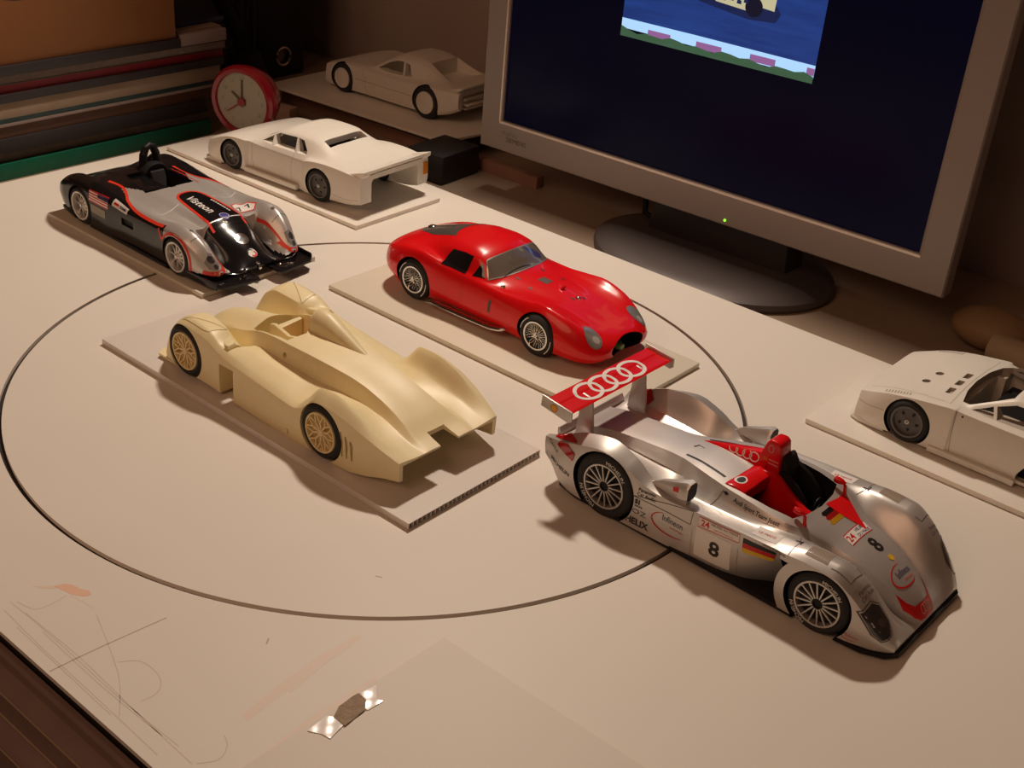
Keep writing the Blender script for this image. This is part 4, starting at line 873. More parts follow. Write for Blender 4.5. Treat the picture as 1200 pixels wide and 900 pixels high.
# ------------------------------------------------------------------ black and silver open racing car with red edging
PNZ = thing('race_car', 'black and silver open racing car with red edging and number 77', 'model car', (-665.8, 464.8, 3.0), math.radians(-0.9), 'model cars on the desk')
CRE = [0, 0.1, 0.35, 0.2, 0.25, 0.5, 0.3, 0]
ST = [
 (-89, [(33,12),(34,15),(33,18),(30,19.4),(24,19.6),(17,19.6),(12,19.8),(0,19.8)]),
 (-85, [(36,10),(37,15),(36,20),(32.5,21.6),(24,21),(17,21),(12,21.2),(0,21.2)]),
 (-74, [(39,7),(40,17),(39,26),(34,28.6),(24.5,25),(17,24.6),(12,25),(0,25)]),
 (-58, [(40,4),(40.5,16),(39.8,29.6),(34,33.4),(26,30),(18,30),(13,31.5),(0,31.5)]),
 (-44, [(40,3),(40.5,15),(39.6,29.6),(34,33),(27,31.5),(20,32.6),(15,34.2),(0,34.4)]),
 (-30, [(40,3),(40.3,14),(39.2,28.4),(34,31.4),(27.5,31.2),(20,32.8),(15,34),(0,34.2)]),
 (-10, [(39,3),(39.6,13),(38.6,27),(35,29.6),(28,30),(20,31.6),(15,32.8),(0,33.4)]),
 (10,  [(38.5,3),(39.4,13),(38.6,26.6),(35,28.8),(27.5,28.8),(20,30.4),(14,32),(0,32.8)]),
 (30,  [(38.5,3),(39.6,13),(39,26.8),(34.5,29.2),(26,27),(19,28),(13,30.4),(0,31.6)]),
 (46,  [(39,4),(40.4,14),(39.8,28),(33.4,31.4),(24.5,27),(17.5,26),(12,28.8),(0,30)]),
 (51.5,[(39.4,5),(40.6,15),(40,28.2),(33.2,31.6),(24,26.6),(17,25.6),(11.6,28),(0,29.2)]),
 (53,  [(39.6,5),(40.6,15),(40,28.2),(33,31.6),(24.4,26),(19.8,14),(15,25),(0,28)]),
 (62,  [(39.6,6),(40.6,14),(39.6,26.4),(32.6,30.4),(24.6,24),(19.8,10),(14.4,19.8),(0,23.4)]),
 (71,  [(38.4,6),(39.2,12),(37.6,21),(31.6,25.6),(25,19),(19.4,8),(12.8,14.8),(0,18.6)]),
 (78,  [(36,5.6),(36.6,10.5),(34.6,15.4),(30.4,18.6),(25,13.5),(19,7),(11.4,10.8),(0,13.8)]),
 (83.5,[(32.6,5.8),(33,9.6),(31.8,11.6),(29,12.6),(24.6,10.4),(18.4,6.8),(9,8.4),(0,9.8)]),
 (85.5,[(30,6),(30.4,8),(29.8,9.8),(28.4,10.2),(25.4,9),(17.6,6.8),(5,7.4),(0,8)]),
]
pnz = loft('body', ST, CRE, M_SIL, PNZ, dx=1.2, per=7)
def zone(x, y, z, n):
    ay = abs(y)
    if x > 52.2 and ay < 20.5: return True                       # open black nose between the fenders
    if x < np.interp(ay, [0, 9, 18, 26, 40], [-4, -5.5, -12, -28, -42]): return True
    edge = np.interp(x, [-42, -28, -16, -6, 10, 40, 60, 90], [25, 25.0, 28.6, 33.2, 36.6, 37.6, 37.0, 37.0])
    if x < 42: return ay > edge or (z < 24 and n.z < 0.5)
    if x < 66: return (ay > 37.5 and z < 24 and x < 44) or z < 8
    return z < 8.6
paint(pnz, M_GLB, zone)
POSP = [(53.4, -40.4, 12.7), (53.4, 40.4, 12.7), (-54.6, -40.4, 13.4), (-54.6, 40.4, 13.4)]
cut(pnz, arches(POSP[:2], 13.5, 29) + arches(POSP[2:], 14.0, 29), M_WELL)
bm = bmesh.new(); prism(bm, [(-38, -14), (-20, -17), (-8, -19), (-5.5, -14), (-4.6, 0), (-5.5, 14), (-8, 19), (-20, 17), (-38, 14)], 12, 60, 'z'); cut(pnz, [bm], M_BLK)
cs = []
for s in (-1, 1):
    bm = bmesh.new(); bbox(bm, -6, 7, min(s*38, s*44), max(s*38, s*44), 15.5, 20.5); cs.append(bm)
cut(pnz, cs, M_BLK)
tp_ = bvh(pnz)
M_RIMP = mat('bright_rim', (0.72, 0.69, 0.65), 0.3, metal=0.45)
wheels(PNZ, 'ten', POSP, 12.6, 8.5, 9.8, 'ten', M_RIMP, M_RIMP)
M_ORG = mat('red_orange_edge', (0.78, 0.045, 0.02), 0.35)
for s in (-1, 1):
    fr = RIGHT if s < 0 else LEFT
    e = [(-41, s*25.4), (-30, s*24.4), (-22, s*25.6), (-14, s*29.2), (-6, s*33.4), (10, s*37), (40, s*38.2)]
    stripe('red_edge', spl(e, 5), [2.2]*4+[1.8]*400, tp_, M_ORG, PNZ, TOP, off=0.16)
    a = [(36, 26.6)] + [(53.4+15.2*math.cos(t), 12.7+15.0*math.sin(t)) for t in np.radians(np.linspace(150, -18, 26))]
    stripe('red_edge', a, 1.8, tp_, M_ORG, PNZ, fr, off=0.16, maxdev=6)
    V, F = ribbon2(dens([(s*37.0, 9.8), (s*34, 9.6), (s*30, 10.0), (s*26, 11), (s*24, 14)], 1.0), 2.6); lay('red_edge', V, F, tp_, M_ORG, PNZ, FRONT, 0.2, 0)
    stripe('red_edge', [(54, s*23.2), (64, s*24.2), (74, s*25), (82, s*25.6)], 1.0, tp_, M_ORG, PNZ, TOP, off=0.2)
    poly('headlamp', [(s*35.6, 15.6), (s*34.4, 12.0), (s*30, 12.0), (s*27.4, 14.6), (s*28.4, 19.6), (s*31.6, 21)][::s], tp_, M_LMP, PNZ, FRONT, 0.2)
    for q, (yy, zz, r) in enumerate(((31.6, 17.4, 2.0), (30.6, 13.6, 1.3))): poly('lamp_bulb', ell(s*yy, zz, r, r, 18), tp_, M_DKL, PNZ, FRONT, 0.3)
    poly('fender_vent', ell(60, s*31.8, 1.4, 1.2, 14), tp_, M_LIN, PNZ, TOP, 0.2)
    stripe('hatch_line', [(66, s*37), (67, s*31), (66, s*26)], 0.3, tp_, M_LIN, PNZ, TOP)
    stripe('white_trim', spl([(19.5, s*33), (21.4, s*27), (21.8, s*21), (20.5, s*13)], 5), 0.55, tp_, M_WRT, PNZ, TOP, off=0.2)
    # flag and panels on the rear side
    V0, V1 = (-43.6, 23.0), (-20.4, 32.4)
    for k in range(9):
        z0 = 21.4 + 8.0*k/9; poly('flag_stripe', [(-41.8+0.15*k, z0), (-20.6, z0-0.6), (-20.6, z0+0.3), (-41.8, z0+0.9)], tp_, M_RDM if k % 2 == 0 else M_WRT, PNZ, fr, 0.16, maxdev=4)
    poly('flag_canton', [(-32, 26.0), (-20.6, 25.6), (-20.4, 28.2), (-32, 28.9)], tp_, M_BLU, PNZ, fr, 0.24, maxdev=4)
    poly('sponsor_patch', [(-16.5, 25.2), (0.5, 24.0), (1.5, 27.6), (-16, 29.4)], tp_, M_WRT, PNZ, fr, 0.2)
    stripe('patch_mark', [(-14.5, 27.4), (-9, 27.0)], 1.3, tp_, M_RDM, PNZ, fr, off=0.3); stripe('patch_mark', [(-8, 26.8), (-1, 26.1)], 1.4, tp_, M_BLU, PNZ, fr, off=0.3)
    poly('grey_patch', [(-42, 14), (-24, 13.4), (-24, 19), (-42, 19.6)], tp_, mat('grey_green_print', (0.32, 0.30, 0.24), 0.5), PNZ, fr, 0.16)
# bonnet oval
ov = spl([(57, -12.6), (40, -11.8), (24, -10.4), (14, -8.8), (9.6, -5.5), (8.4, 0), (9.6, 5.5), (14, 8.8), (24, 10.4), (40, 11.8), (57, 12.6)], 6)
poly('bonnet_panel', ov, tp_, M_GLB, PNZ, TOP, 0.14)
stripe('red_edge', ov, 1.7, tp_, M_ORG, PNZ, TOP, off=0.2)
write('bonnet_lettering', 'Visteon', 8.6, 29, -2.8, 0, tp_, M_WRT, PNZ, TOP, 0.22, bold=0.12, shear=0.2)
[stripe('bonnet_mark', [(26+2.2*k, 8.0+0.1*k), (27.5+2.2*k, 8.06+0.1*k)], 1.3, tp_, M_WRT, PNZ, TOP, off=0.22) for k in range(9)]
poly('blue_oval', ell(49.4, 1.0, 3.6, 3.4, 26), tp_, mat('oval_blue', (0.08, 0.08, 0.34), 0.3), PNZ, TOP, 0.22); V, F = ribbon2(ell(49.4, 1.0, 3.0, 2.8, 26), 0.3, True); lay('oval_line', V, F, tp_, M_WRT, PNZ, TOP, 0.3, 1.5)
for k in (0, 1): poly('white_dot', ell(54+0.6*k, -3.0+1.6*k, 0.7, 0.7, 10), tp_, M_WRT, PNZ, TOP, 0.3)
P = [(34.5, 17.6), (32.8, 22), (36, 24.6), (37.6, 28.6), (45.4, 29.6), (48.6, 25.6), (46.8, 22.4), (45, 17.0), (40, 15.4)]
poly('number_board', P, tp_, M_WRT, PNZ, TOP, 0.18); V, F = ribbon2(dens(P, 1.5, True), 0.8, True); lay('board_edge', V, F, tp_, M_ORG, PNZ, TOP, 0.26, 0)
write('number', '7', 6.6, 41.6, 19.2, 90, tp_, M_INK, PNZ, TOP, 0.3, bold=0.15); write('number', '7', 6.6, 41.8, 26.0, 90, tp_, M_INK, PNZ, TOP, 0.3, bold=0.15)
P = [(p[0], -p[1]) for p in P]
# nose badges
poly('nose_badge', ell(68.5, 0, 4.0, 4.6, 28), tp_, M_CHR, PNZ, TOP, 0.24); poly('badge_core', ell(69.2, 0, 1.5, 3.0, 20), tp_, M_INK, PNZ, TOP, 0.34)
poly('swirl_badge', ell(78.6, 0.3, 2.7, 3.2, 24), tp_, M_WRT, PNZ, TOP, 0.24); V, F = ribbon2(ell(79.2, 0.6, 1.5, 1.9, 18, -60, 150), 1.0); lay('swirl', V, F, tp_, M_ORG, PNZ, TOP, 0.34, 0)
V, F = ribbon2(ell(78, -0.6, 1.6, 1.9, 18, 120, 280), 0.7); lay('swirl', V, F, tp_, M_INK, PNZ, TOP, 0.34, 0)
# front wing in two black halves, rear parts, cockpit
for s in (-1, 1):
    bm = bmesh.new(); prism(bm, [(66, s*38.4), (92, s*37.6), (95.5, s*34.5), (98.5, s*9.2), (95, s*7.4), (82, s*7.4), (76, s*10), (66, s*16)], 3.4, 5.2, 'z'); frombm('front_wing', bm, M_GLB, PNZ, bevel=0.5)
    bm = bmesh.new(); prism(bm, [(60, s*40.0), (90, s*38.6), (92, s*38), (92, s*37.2), (60, s*38.6)], 2.6, 7.4, 'z'); frombm('wing_end_fence', bm, M_GLB, PNZ, bevel=0.2)
    bm = bmesh.new(); tube(bm, [(84, s*10.5, 6.8), (90, s*14, 8.4), (92, s*22, 9.4), (88, s*28, 9.6)], [1.0, 0.8, 0.6, 0.4], 8); frombm('wing_flap', bm, M_GLB, PNZ)
    for k in range(2):
        bm = bmesh.new(); lathe(bm, [(0, 0.9), (0.7, 0.8), (1.0, 0.3)], 'z', 12, (89+2*k, s*(14+5*k), 5.2)); frombm('wing_bolt', bm, M_CHR, PNZ)
bm = bmesh.new(); prism(bm, [(-86, -35), (-60, -39.6), (60, -39.6), (72, -30), (72, 30), (60, 39.6), (-60, 39.6), (-86, 35)], 1.4, 3.4, 'z'); fl = frombm('floor_plate', bm, M_BLK, PNZ); cut(fl, arches(POSP, 15, 29), M_BLK)
for k in (0, 1):
    bm = bmesh.new(); lathe(bm, [(0, 1.3), (1.0, 1.2), (1.6, 0.5)], 'x', 14, (84+2*k, 0, 8.6-2.4*k)); frombm('nose_tow_eye', bm, M_CHR, PNZ)
bm = bmesh.new(); st = [(-64, 5, 30, 27), (-54, 9, 35.5, 27), (-44, 11, 38.8, 27), (-38, 11, 39.6, 27), (-34.5, 9.5, 38.6, 27)]; rings = []
for x, w, zt, zb in st: rings.append([bm.verts.new((x, 8+w*math.cos(a), zb+(zt-zb)*math.sin(a)**0.7)) for a in np.linspace(0, math.pi, 13)])
for a, b in zip(rings, rings[1:]):
    for k in range(13): bm.faces.new((a[k], a[(k+1) % 13], b[(k+1) % 13], b[k]))
bm.faces.new(rings[0]); bm.faces.new(rings[-1][::-1]); frombm('headrest_hump', bm, M_BLK, PNZ, ang=60)
bm = bmesh.new(); tube(bm, [(-42, 2.0, 34), (-42, 3.2, 44), (-42, 5.4, 48.6), (-42, 8, 49.8), (-42, 10.6, 48.6), (-42, 12.8, 44), (-42, 14, 34)], [3.0, 2.8, 2.6, 2.4, 2.6, 2.8, 3.0], 12); frombm('roll_hoop', bm, M_BLK, PNZ)
bm = bmesh.new(); tube(bm, [(-42, 12.6, 44), (-50, 13, 38), (-54, 13.4, 34)], 1.2, 8); frombm('roll_hoop_stay', bm, M_BLK, PNZ)
bm = bmesh.new(); prism(bm, [(-36, 13), (-36, 35), (-33, 34), (-29, 23), (-16, 17), (-16, 13)], 2.5, 13.5, 'y'); frombm('seat', bm, mat('black_seat_cloth', (0.013, 0.012, 0.013), 0.85), PNZ, bevel=1.0)
bm = bmesh.new(); prism(bm, [(-35.5, -13), (-21, -16.5), (-9, -18.2), (-8, -2), (-35.5, -2)], 29.5, 32.6, 'z'); frombm('passenger_cover', bm, M_GLB, PNZ, bevel=0.5)
for s in (-1, 1): stripe('red_edge', [(-33, s*18.6), (-16, s*20.6), (-6, s*21.4)], 1.0, tp_, M_ORG, PNZ, TOP, off=0.2) if s > 0 else None

# ------------------------------------------------------------------ white unpainted kit coupes
def side_cut(P, s, y0=14, y1=60):
    bm = bmesh.new(); a, b = sorted((s*y0, s*y1)); prism(bm, P, a, b, 'y'); return bm
def ribs(root, tree, m, L):
    for n, pts, w, fr in L: stripe(n, pts, w, tree, m, root, fr, off=0.1)
M_KSH = mat('kit_recess_shade', (0.45, 0.40, 0.34), 0.7)  # darker copy of the kit white: shade painted into seams and cut edges
CREK = [0, 0.2, 0.2, 0.75, 0.5, 0.5, 0.35, 0]
# ---- box-flared coupe, tail cut open
LAN = thing('coupe_car', 'white box-flared kit coupe with rear slot and cut-out tail, before the red clock', 'model car', (-705.0, 613.4, 3.15), math.radians(-176.2), 'model cars on the desk'); LAN.scale = (0.965, 0.965, 0.965)
ST = [
 (-92, [(37,9),(38.2,12),(38.4,20),(37.6,29.4),(33,30),(26,29.8),(18,30),(0,30)]),
 (-80, [(38.4,6.5),(39.2,10),(39.3,19),(38.6,30.2),(33,30.6),(26,30),(18,30.2),(0,30.2)]),
 (-66, [(38.6,5.4),(39.4,9),(39.5,19),(39,31),(33,31.4),(26.4,30.8),(18.5,31.2),(0,31.2)]),
 (-56, [(38.6,4.6),(39.4,9),(39.5,19),(39,31),(33.4,31.4),(27,32.2),(20,33.2),(0,33.4)]),
 (-45, [(38.4,3.8),(39.3,9),(39.5,19),(39,30.2),(33.4,31),(26.4,35.2),(20.6,37),(0,37.4)]),
 (-35, [(38.2,3.4),(39.2,9),(39.4,19),(38.8,28.4),(33.2,30.4),(25.4,38.4),(20.4,40.8),(0,41.4)]),
 (-30, [(36.6,3.2),(37,8),(37,18),(36.2,26.4),(33,29.8),(25.2,40),(19.8,42),(0,42.8)]),
 (-20, [(35.6,3.2),(36,8),(36,18),(35.6,26),(33,29.6),(25.4,40.4),(19.8,42.4),(0,43.2)]),
 (-4,  [(35.6,3.2),(36,8),(36,18),(35.6,26),(33.2,29.4),(25.8,39.8),(20,41.8),(0,42.8)]),
 (4,   [(35.6,3.2),(36,8),(36,18),(35.6,26),(33.2,29.2),(26.6,37.6),(20.4,39.8),(0,40.8)]),
 (14,  [(35.6,3.2),(36,8),(36,18),(35.6,26.2),(33.2,28.8),(28.8,32.8),(21,34.8),(0,35.6)]),
 (22,  [(35.8,3.2),(36.2,8),(36.2,18),(35.8,26.6),(33,28.6),(29,30),(20,31.2),(0,31.8)]),
 (30,  [(36.2,3.2),(36.6,8),(36.6,18),(36.2,27.2),(32.6,28),(26,28.8),(16,29.6),(0,29.8)]),
 (31.6,  [(38.8,3.2),(39.4,8),(39.5,18),(38.4,27.4),(32.6,28),(26,28.6),(16,29.2),(0,29.4)]),
 (48,  [(39,3),(39.6,9),(39.6,18),(38.4,26.4),(31,26.6),(24,26.6),(15,26.8),(0,26.8)]),
 (61,  [(38.8,3),(39.4,8.6),(39.2,16.6),(37.6,22.8),(30,23.4),(24,23.4),(15,23.4),(0,23.4)]),
 (71.5,  [(38,3),(38.6,6),(38.2,12.6),(36.2,18.6),(30,19.4),(24,19.6),(15,19.8),(0,20)]),
 (76.5,  [(36.4,3),(37,5.4),(36.8,11),(35,16.6),(30,17.6),(24,17.8),(15,18),(0,18.2)]),
]
lan = loft('body', ST, CREK, M_WHT, LAN, dx=2.0, per=5)
POSL = [(46.6, 39.2, 11.9), (46.6, -39.2, 11.9), (-49.4, 39.4, 12.7), (-49.4, -39.4, 12.7)]
cs = arches(POSL[:2], 12.8, 22) + arches(POSL[2:], 13.6, 22)
cut(lan, cs, M_WELL)
bm = bmesh.new(); prism(bm, [(25, 27), (25, 8), (-33, 8), (-33, 34), (-23, 38.6), (-2, 38.2), (8, 33.4)], -24.6, 24.6, 'y')
bm2 = bmesh.new(); prism(bm2, [(22, 27.4), (22, 8), (-31, 8), (-31, 28), (-2, 27.4)], -33.5, 33.5, 'y')
cut(lan, [bm, bm2], M_WHT)
cs = []
for s in (-1, 1):
    cs += [side_cut([(18.0, 29.8), (9.0, 35.6), (6.4, 29.2)], s), side_cut([(5.0, 29.2), (8.2, 36.0), (3.4, 38.2), (-15, 39.3), (-18.6, 29.6)], s), side_cut([(-19.8, 29.8), (-16.4, 39.3), (-22.6, 38.8), (-29.4, 33.0), (-30.4, 30.2)], s)]
    bm = bmesh.new(); bbox(bm, -30, 30.6, min(s*36.9, s*40), max(s*36.9, s*40), 8.4, 27.5)
bm = bmesh.new(); prism(bm, [(20, -23), (21.5, 0), (20, 23), (5.6, 20.6), (4.2, 0), (5.6, -20.6)], 20, 60, 'z'); cs.append(bm)
bm = bmesh.new(); prism(bm, [(-44.2, -20.6), (-44.2, 20.6), (-36.8, 20), (-36.8, -20)], 33, 60, 'z'); cs.append(bm)
bm = bmesh.new(); bbox(bm, -47, -28, -20, 20, 25, 36.2); cs.append(bm)
bm = bmesh.new(); prism(bm, [(-24.5, 2), (24.5, 2), (26.4, 5), (26.4, 24), (24.4, 26.2), (-24.4, 26.2), (-26.4, 24), (-26.4, 5)], -110, -30, 'x'); cs.append(bm)
cut(lan, cs, M_WHT)
tl = bvh(lan)
wheels(LAN, 'lancia_f', POSL[:2], 11.8, 8.5, 8.8, 'disc', M_GRY, M_GRY); wheels(LAN, 'lancia_r', POSL[2:], 12.6, 9, 9.4, 'disc', M_GRY, M_GRY)
bm = bmesh.new(); prism(bm, [(-80, 30), (-86, 31.4), (-94.4, 34.4), (-94.2, 32.6), (-90, 29.6)], -34.5, 34.5, 'y'); frombm('rear_spoiler', bm, M_WHT, LAN, bevel=0.4)
for s in (-1, 1):
    bm = bmesh.new(); prism(bm, [(-79, 30), (-94.8, 34.8), (-95, 32.2), (-91.5, 29)], min(s*30.5, s*37.6), max(s*30.5, s*37.6), 'y'); frombm('spoiler_end', bm, M_WHT, LAN, bevel=0.3)
    bm = bmesh.new(); bbox(bm, -26, 31.5, min(s*36.5, s*39.8), max(s*36.5, s*39.8), 2.6, 6.6); frombm('sill_skirt', bm, M_WHT, LAN, bevel=0.8)
    fr = LEFT if s > 0 else RIGHT
    ribs(LAN, tl, M_KSH, [('door_seam', [(25.5, 28), (25.8, 16), (24.6, 7)], 0.35, fr), ('door_seam', [(-19, 29), (-17, 18), (-17.5, 7)], 0.3, fr), ('skirt_line', [(-64, 10.5), (-78, 10), (-92, 12.5)], 0.3, fr)])
    V = [(-92.1, s*36.6, 21), (-92.1, s*32, 21), (-92.1, s*32, 27.5), (-92.1, s*36.6, 27.5)]
V, F = [(-93.2, -36.8, 17), (-93.2, -32.6, 17), (-93.2, -32.6, 26.5), (-93.2, -36.8, 26.5), (-91.5, -36.8, 17), (-91.5, -32.6, 17), (-91.5, -32.6, 26.5), (-91.5, -36.8, 26.5)], [(0, 1, 2, 3), (4, 7, 6, 5), (0, 4, 5, 1), (3, 2, 6, 7), (0, 3, 7, 4), (1, 5, 6, 2)]
raw('orange_tail_lamp', V, F, mat('orange_lamp', (0.62, 0.22, 0.02), 0.3), LAN)
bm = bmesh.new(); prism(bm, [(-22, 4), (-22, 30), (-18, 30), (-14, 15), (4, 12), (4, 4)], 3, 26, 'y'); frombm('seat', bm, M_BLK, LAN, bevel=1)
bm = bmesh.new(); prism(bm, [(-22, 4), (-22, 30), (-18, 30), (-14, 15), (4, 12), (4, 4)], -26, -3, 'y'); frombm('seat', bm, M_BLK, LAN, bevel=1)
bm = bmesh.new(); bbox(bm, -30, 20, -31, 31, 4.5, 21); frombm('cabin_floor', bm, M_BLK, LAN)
bm = bmesh.new(); prism(bm, [(60, -38.5), (78, -38), (80.5, -34), (80.5, 34), (78, 38), (60, 38.5)], 0.8, 3.2, 'z'); frombm('front_splitter', bm, M_WHT, LAN)
# ---- wedge coupe on the raised board
GTB_Z = 8.0
GTO = thing('coupe_car', 'white kit coupe with plain white wheels and black tyres, on the raised board', 'model car', (-789.5, 811.5, GTB_Z+0.1), math.radians(-177.2), 'model cars on the desk')
ST = [
 (-83, [(30,14),(33,16),(34,22),(33,28.6),(28,30),(22,30.4),(14,30.6),(0,30.6)]),
 (-72, [(34,9),(36.4,12),(37,20),(36,29),(30,31),(23,31.4),(15,31.6),(0,31.6)]),
 (-58, [(36,6),(37.8,10),(38.4,19),(37.4,29),(31,31.6),(24,34),(17,35.4),(0,35.8)]),
 (-46, [(36,5),(37.6,9.6),(38.4,18.6),(37.2,28),(31,30.6),(24,37),(18,39.6),(0,40.2)]),
 (-34, [(35.4,4.4),(37,9),(37.6,18),(36.4,27),(31,29.8),(23.4,40.4),(18,43.4),(0,44.2)]),
 (-20, [(35.2,4.2),(36.8,9),(37.2,17.4),(36,26.2),(31.4,29.2),(23.8,41.8),(18.2,45),(0,46)]),
 (-8,  [(35.2,4.2),(36.8,9),(37,17.2),(35.8,25.8),(31.6,28.8),(24.2,41.4),(18.6,44.6),(0,45.6)]),
 (2,   [(35.2,4.2),(36.8,9),(37,17),(35.6,25.6),(31.6,28.4),(25.4,38.8),(19.6,41.6),(0,42.6)]),
 (14,  [(35.2,4.2),(36.8,9),(37,17),(35.6,25.6),(31.4,28),(27.6,33.4),(20.6,35.6),(0,36.6)]),
 (26,  [(35.4,4.2),(37,9),(37.2,17),(35.8,25.6),(31.4,27.4),(27,28.6),(18,29.8),(0,30.4)]),
 (38,  [(36,4.2),(37.6,9),(37.8,17),(36.2,26.6),(31,28),(25,28.4),(16,28.8),(0,29)]),
 (52,  [(36,4),(37.6,9),(37.8,17),(36,27),(30.4,27.8),(24,27.8),(15,27.8),(0,27.8)]),
 (66,  [(35,4),(36.6,8),(36.8,15),(35,24),(30,25),(24,25.2),(15,25.2),(0,25.2)]),
 (76,  [(33.6,4),(35,6.6),(35.2,12.4),(33.8,21),(29,22),(24,22.2),(15,22.2),(0,22.2)]),
]
gto = loft('body', ST, CREK, M_WHT, GTO, dx=2.0, per=5)
POSG = [(53.0, 37.6, 13.2), (53.0, -37.6, 13.2), (-48.5, 38.2, 14.4), (-48.5, -38.2, 14.4)]
cut(gto, arches(POSG[:2], 14.2, 22) + arches(POSG[2:], 15.2, 22), M_WELL)
bm = bmesh.new(); prism(bm, [(23, 27), (23, 8), (-36, 8), (-36, 36), (-22, 41.4), (-4, 41), (6, 37)], -23, 23, 'y')
bm2 = bmesh.new(); prism(bm2, [(22, 26.4), (22, 8), (-34, 8), (-34, 27)], -32, 32, 'y'); cut(gto, [bm, bm2], M_WHT)
cs = []
for s in (-1, 1):
    cs += [side_cut([(14.5, 30.0), (5, 36.4), (-4, 39.6), (-11.6, 40.2), (-15.6, 29.6), (4, 28.8)], s), side_cut([(-17.6, 29.8), (-14, 39.8), (-19, 39.2), (-26, 30.4)], s)]
bm = bmesh.new(); prism(bm, [(22, -22), (24, 0), (22, 22), (5, 19.4), (3.6, 0), (5, -19.4)], 20, 60, 'z'); cs.append(bm)
bm = bmesh.new(); prism(bm, [(-64, -22), (-64, 22), (-37, 17.6), (-37, -17.6)], 30.5, 60, 'z'); cs.append(bm)
bm = bmesh.new(); prism(bm, [(-90, 3), (-90, 27), (-66, 27.5), (-64, 12), (-64, 3)], -29, 29, 'y'); cs.append(bm)
cut(gto, cs, M_WHT)
tg = bvh(gto)
wheels(GTO, 'gto_f', POSG[:2], 12.9, 9, 8.9, 'plain', M_WHT, M_WHT); wheels(GTO, 'gto_r', POSG[2:], 14.2, 10.5, 9.6, 'plain', M_WHT, M_WHT)
bm = bmesh.new(); prism(bm, [(-74, 31), (-84, 34.6), (-87, 34.8), (-84, 31.8), (-80, 30)], -33, 33, 'y'); frombm('rear_spoiler', bm, M_WHT, GTO, bevel=0.3)
for k, (z, x) in enumerate(((22, -84), (17, -86), (12.5, -82))):
    bm = bmesh.new(); bbox(bm, x, x+6, -26+2*k, 26-2*k, z, z+1.6); frombm('tail_bar', bm, M_WHT, GTO, bevel=0.3)
for s in (-1, 1):
    fr = LEFT if s > 0 else RIGHT; ribs(GTO, tg, M_KSH, [('side_crease', [(36, 16.5), (0, 16.2), (-32, 16.4)], 0.5, fr), ('door_seam', [(29, 25), (24, 18), (23, 8)], 0.3, fr)])
# ---- wedge coupe at the right picture edge
WRC = thing('coupe_car', 'white kit car with two bonnet holes and dark grey wheels at the right edge', 'model car', (-143.5, 629.3, 3.15), math.radians(180.0), 'model cars on the desk')
ST = [
 (-90, [(37,9),(38.6,13),(39,20),(38,29),(33,30),(26,30),(18,30),(0,30)]),
 (-70, [(38.6,5),(39.6,10),(40,19),(39,31),(33.4,31.6),(26.4,31.4),(18.5,31.6),(0,31.6)]),
 (-46, [(38.6,4),(39.6,9),(40,19),(39.4,31),(33.4,32),(26,35),(20.6,36.6),(0,37)]),
 (-30, [(38.2,3),(39,8),(39.4,18),(38.6,29.2),(33.4,31),(25.2,39.4),(19.8,41.6),(0,42.4)]),
 (-12, [(38,2.6),(38.8,8),(39,18),(38,28.6),(33.6,30.2),(25,41),(19.6,43),(0,43.8)]),
 (4,   [(38,2.6),(38.8,8),(39,18),(37.8,28.4),(33.8,29.8),(26,40.2),(20.4,42.2),(0,43)]),
 (14,  [(38,2.6),(38.8,8),(39,18),(37.8,28.4),(33.8,29.4),(28,36.2),(21.4,38.4),(0,39.2)]),
 (24,  [(38.2,2.6),(39,8),(39.2,18),(38,28.6),(33.8,29.4),(30.2,31.8),(22,33.8),(0,34.6)]),
 (28.6,[(38.4,2.6),(39.2,8),(39.4,18),(38.4,29),(33.8,29.6),(30,30.4),(21,31.4),(0,32)]),
 (29.6,[(39.6,2.6),(40.2,8),(40.4,18),(39.6,29.6),(33.8,29.8),(29,30.2),(20,31),(0,31.4)]),
 (40,  [(39.8,2.4),(40.4,9),(40.4,18),(39.4,28.4),(32.6,28.8),(26,29.2),(16,29.8),(0,30)]),
 (52,  [(39.8,2.4),(40.4,9),(40.4,17.6),(39.2,26.6),(31.6,27.2),(25,27.4),(15,27.6),(0,27.6)]),
 (66,  [(39.6,2.4),(40.2,7.6),(39.6,16.4),(38,23.4),(31,24.2),(24,24.4),(15,24.6),(0,24.6)]),
 (77,  [(38.6,2.4),(39,6),(38,13.4),(36,19.4),(30,20.4),(24,20.8),(15,21),(0,21)]),
 (83,  [(36.8,2.4),(37.2,5),(36,11.6),(34.4,17.2),(30,18.2),(24,18.8),(15,19),(0,19)]),
]
wrc = loft('body', ST, CREK, M_WHT, WRC, dx=1.6, per=6)
POSW = [(52.4, 40.2, 12.4), (52.4, -40.2, 12.4), (-46, 40.2, 13.4), (-46, -40.2, 13.4)]
cut(wrc, arches(POSW[:2], 13.0, 22) + arches(POSW[2:], 14.0, 22), M_WELL)
bm = bmesh.new(); prism(bm, [(31, 28.4), (31, 4), (-33, 4), (-33, 34), (-23, 39), (2, 38.8), (12, 35.4)], -24.4, 24.4, 'y')
bm2 = bmesh.new(); prism(bm2, [(26.4, 27.6), (26.4, 4), (-31, 4), (-31, 28.4), (-2, 28)], -35.4, 35.4, 'y'); cut(wrc, [bm, bm2], M_WHT)
cs = []
for s in (-1, 1):
    cs += [side_cut([(23.5, 30.0), (18, 32.6), (14.2, 34.6), (11.6, 29.8)], s), side_cut([(9.8, 29.8), (12.6, 35.2), (4, 38.8), (-22, 39.2), (-26, 30.4)], s)]
    cs.append(side_cut([(-8.4, 8), (-8.4, 4.6), (-14, 4.6), (-30, 14), (-30, 20), (-14, 18)], s, 34, 60))
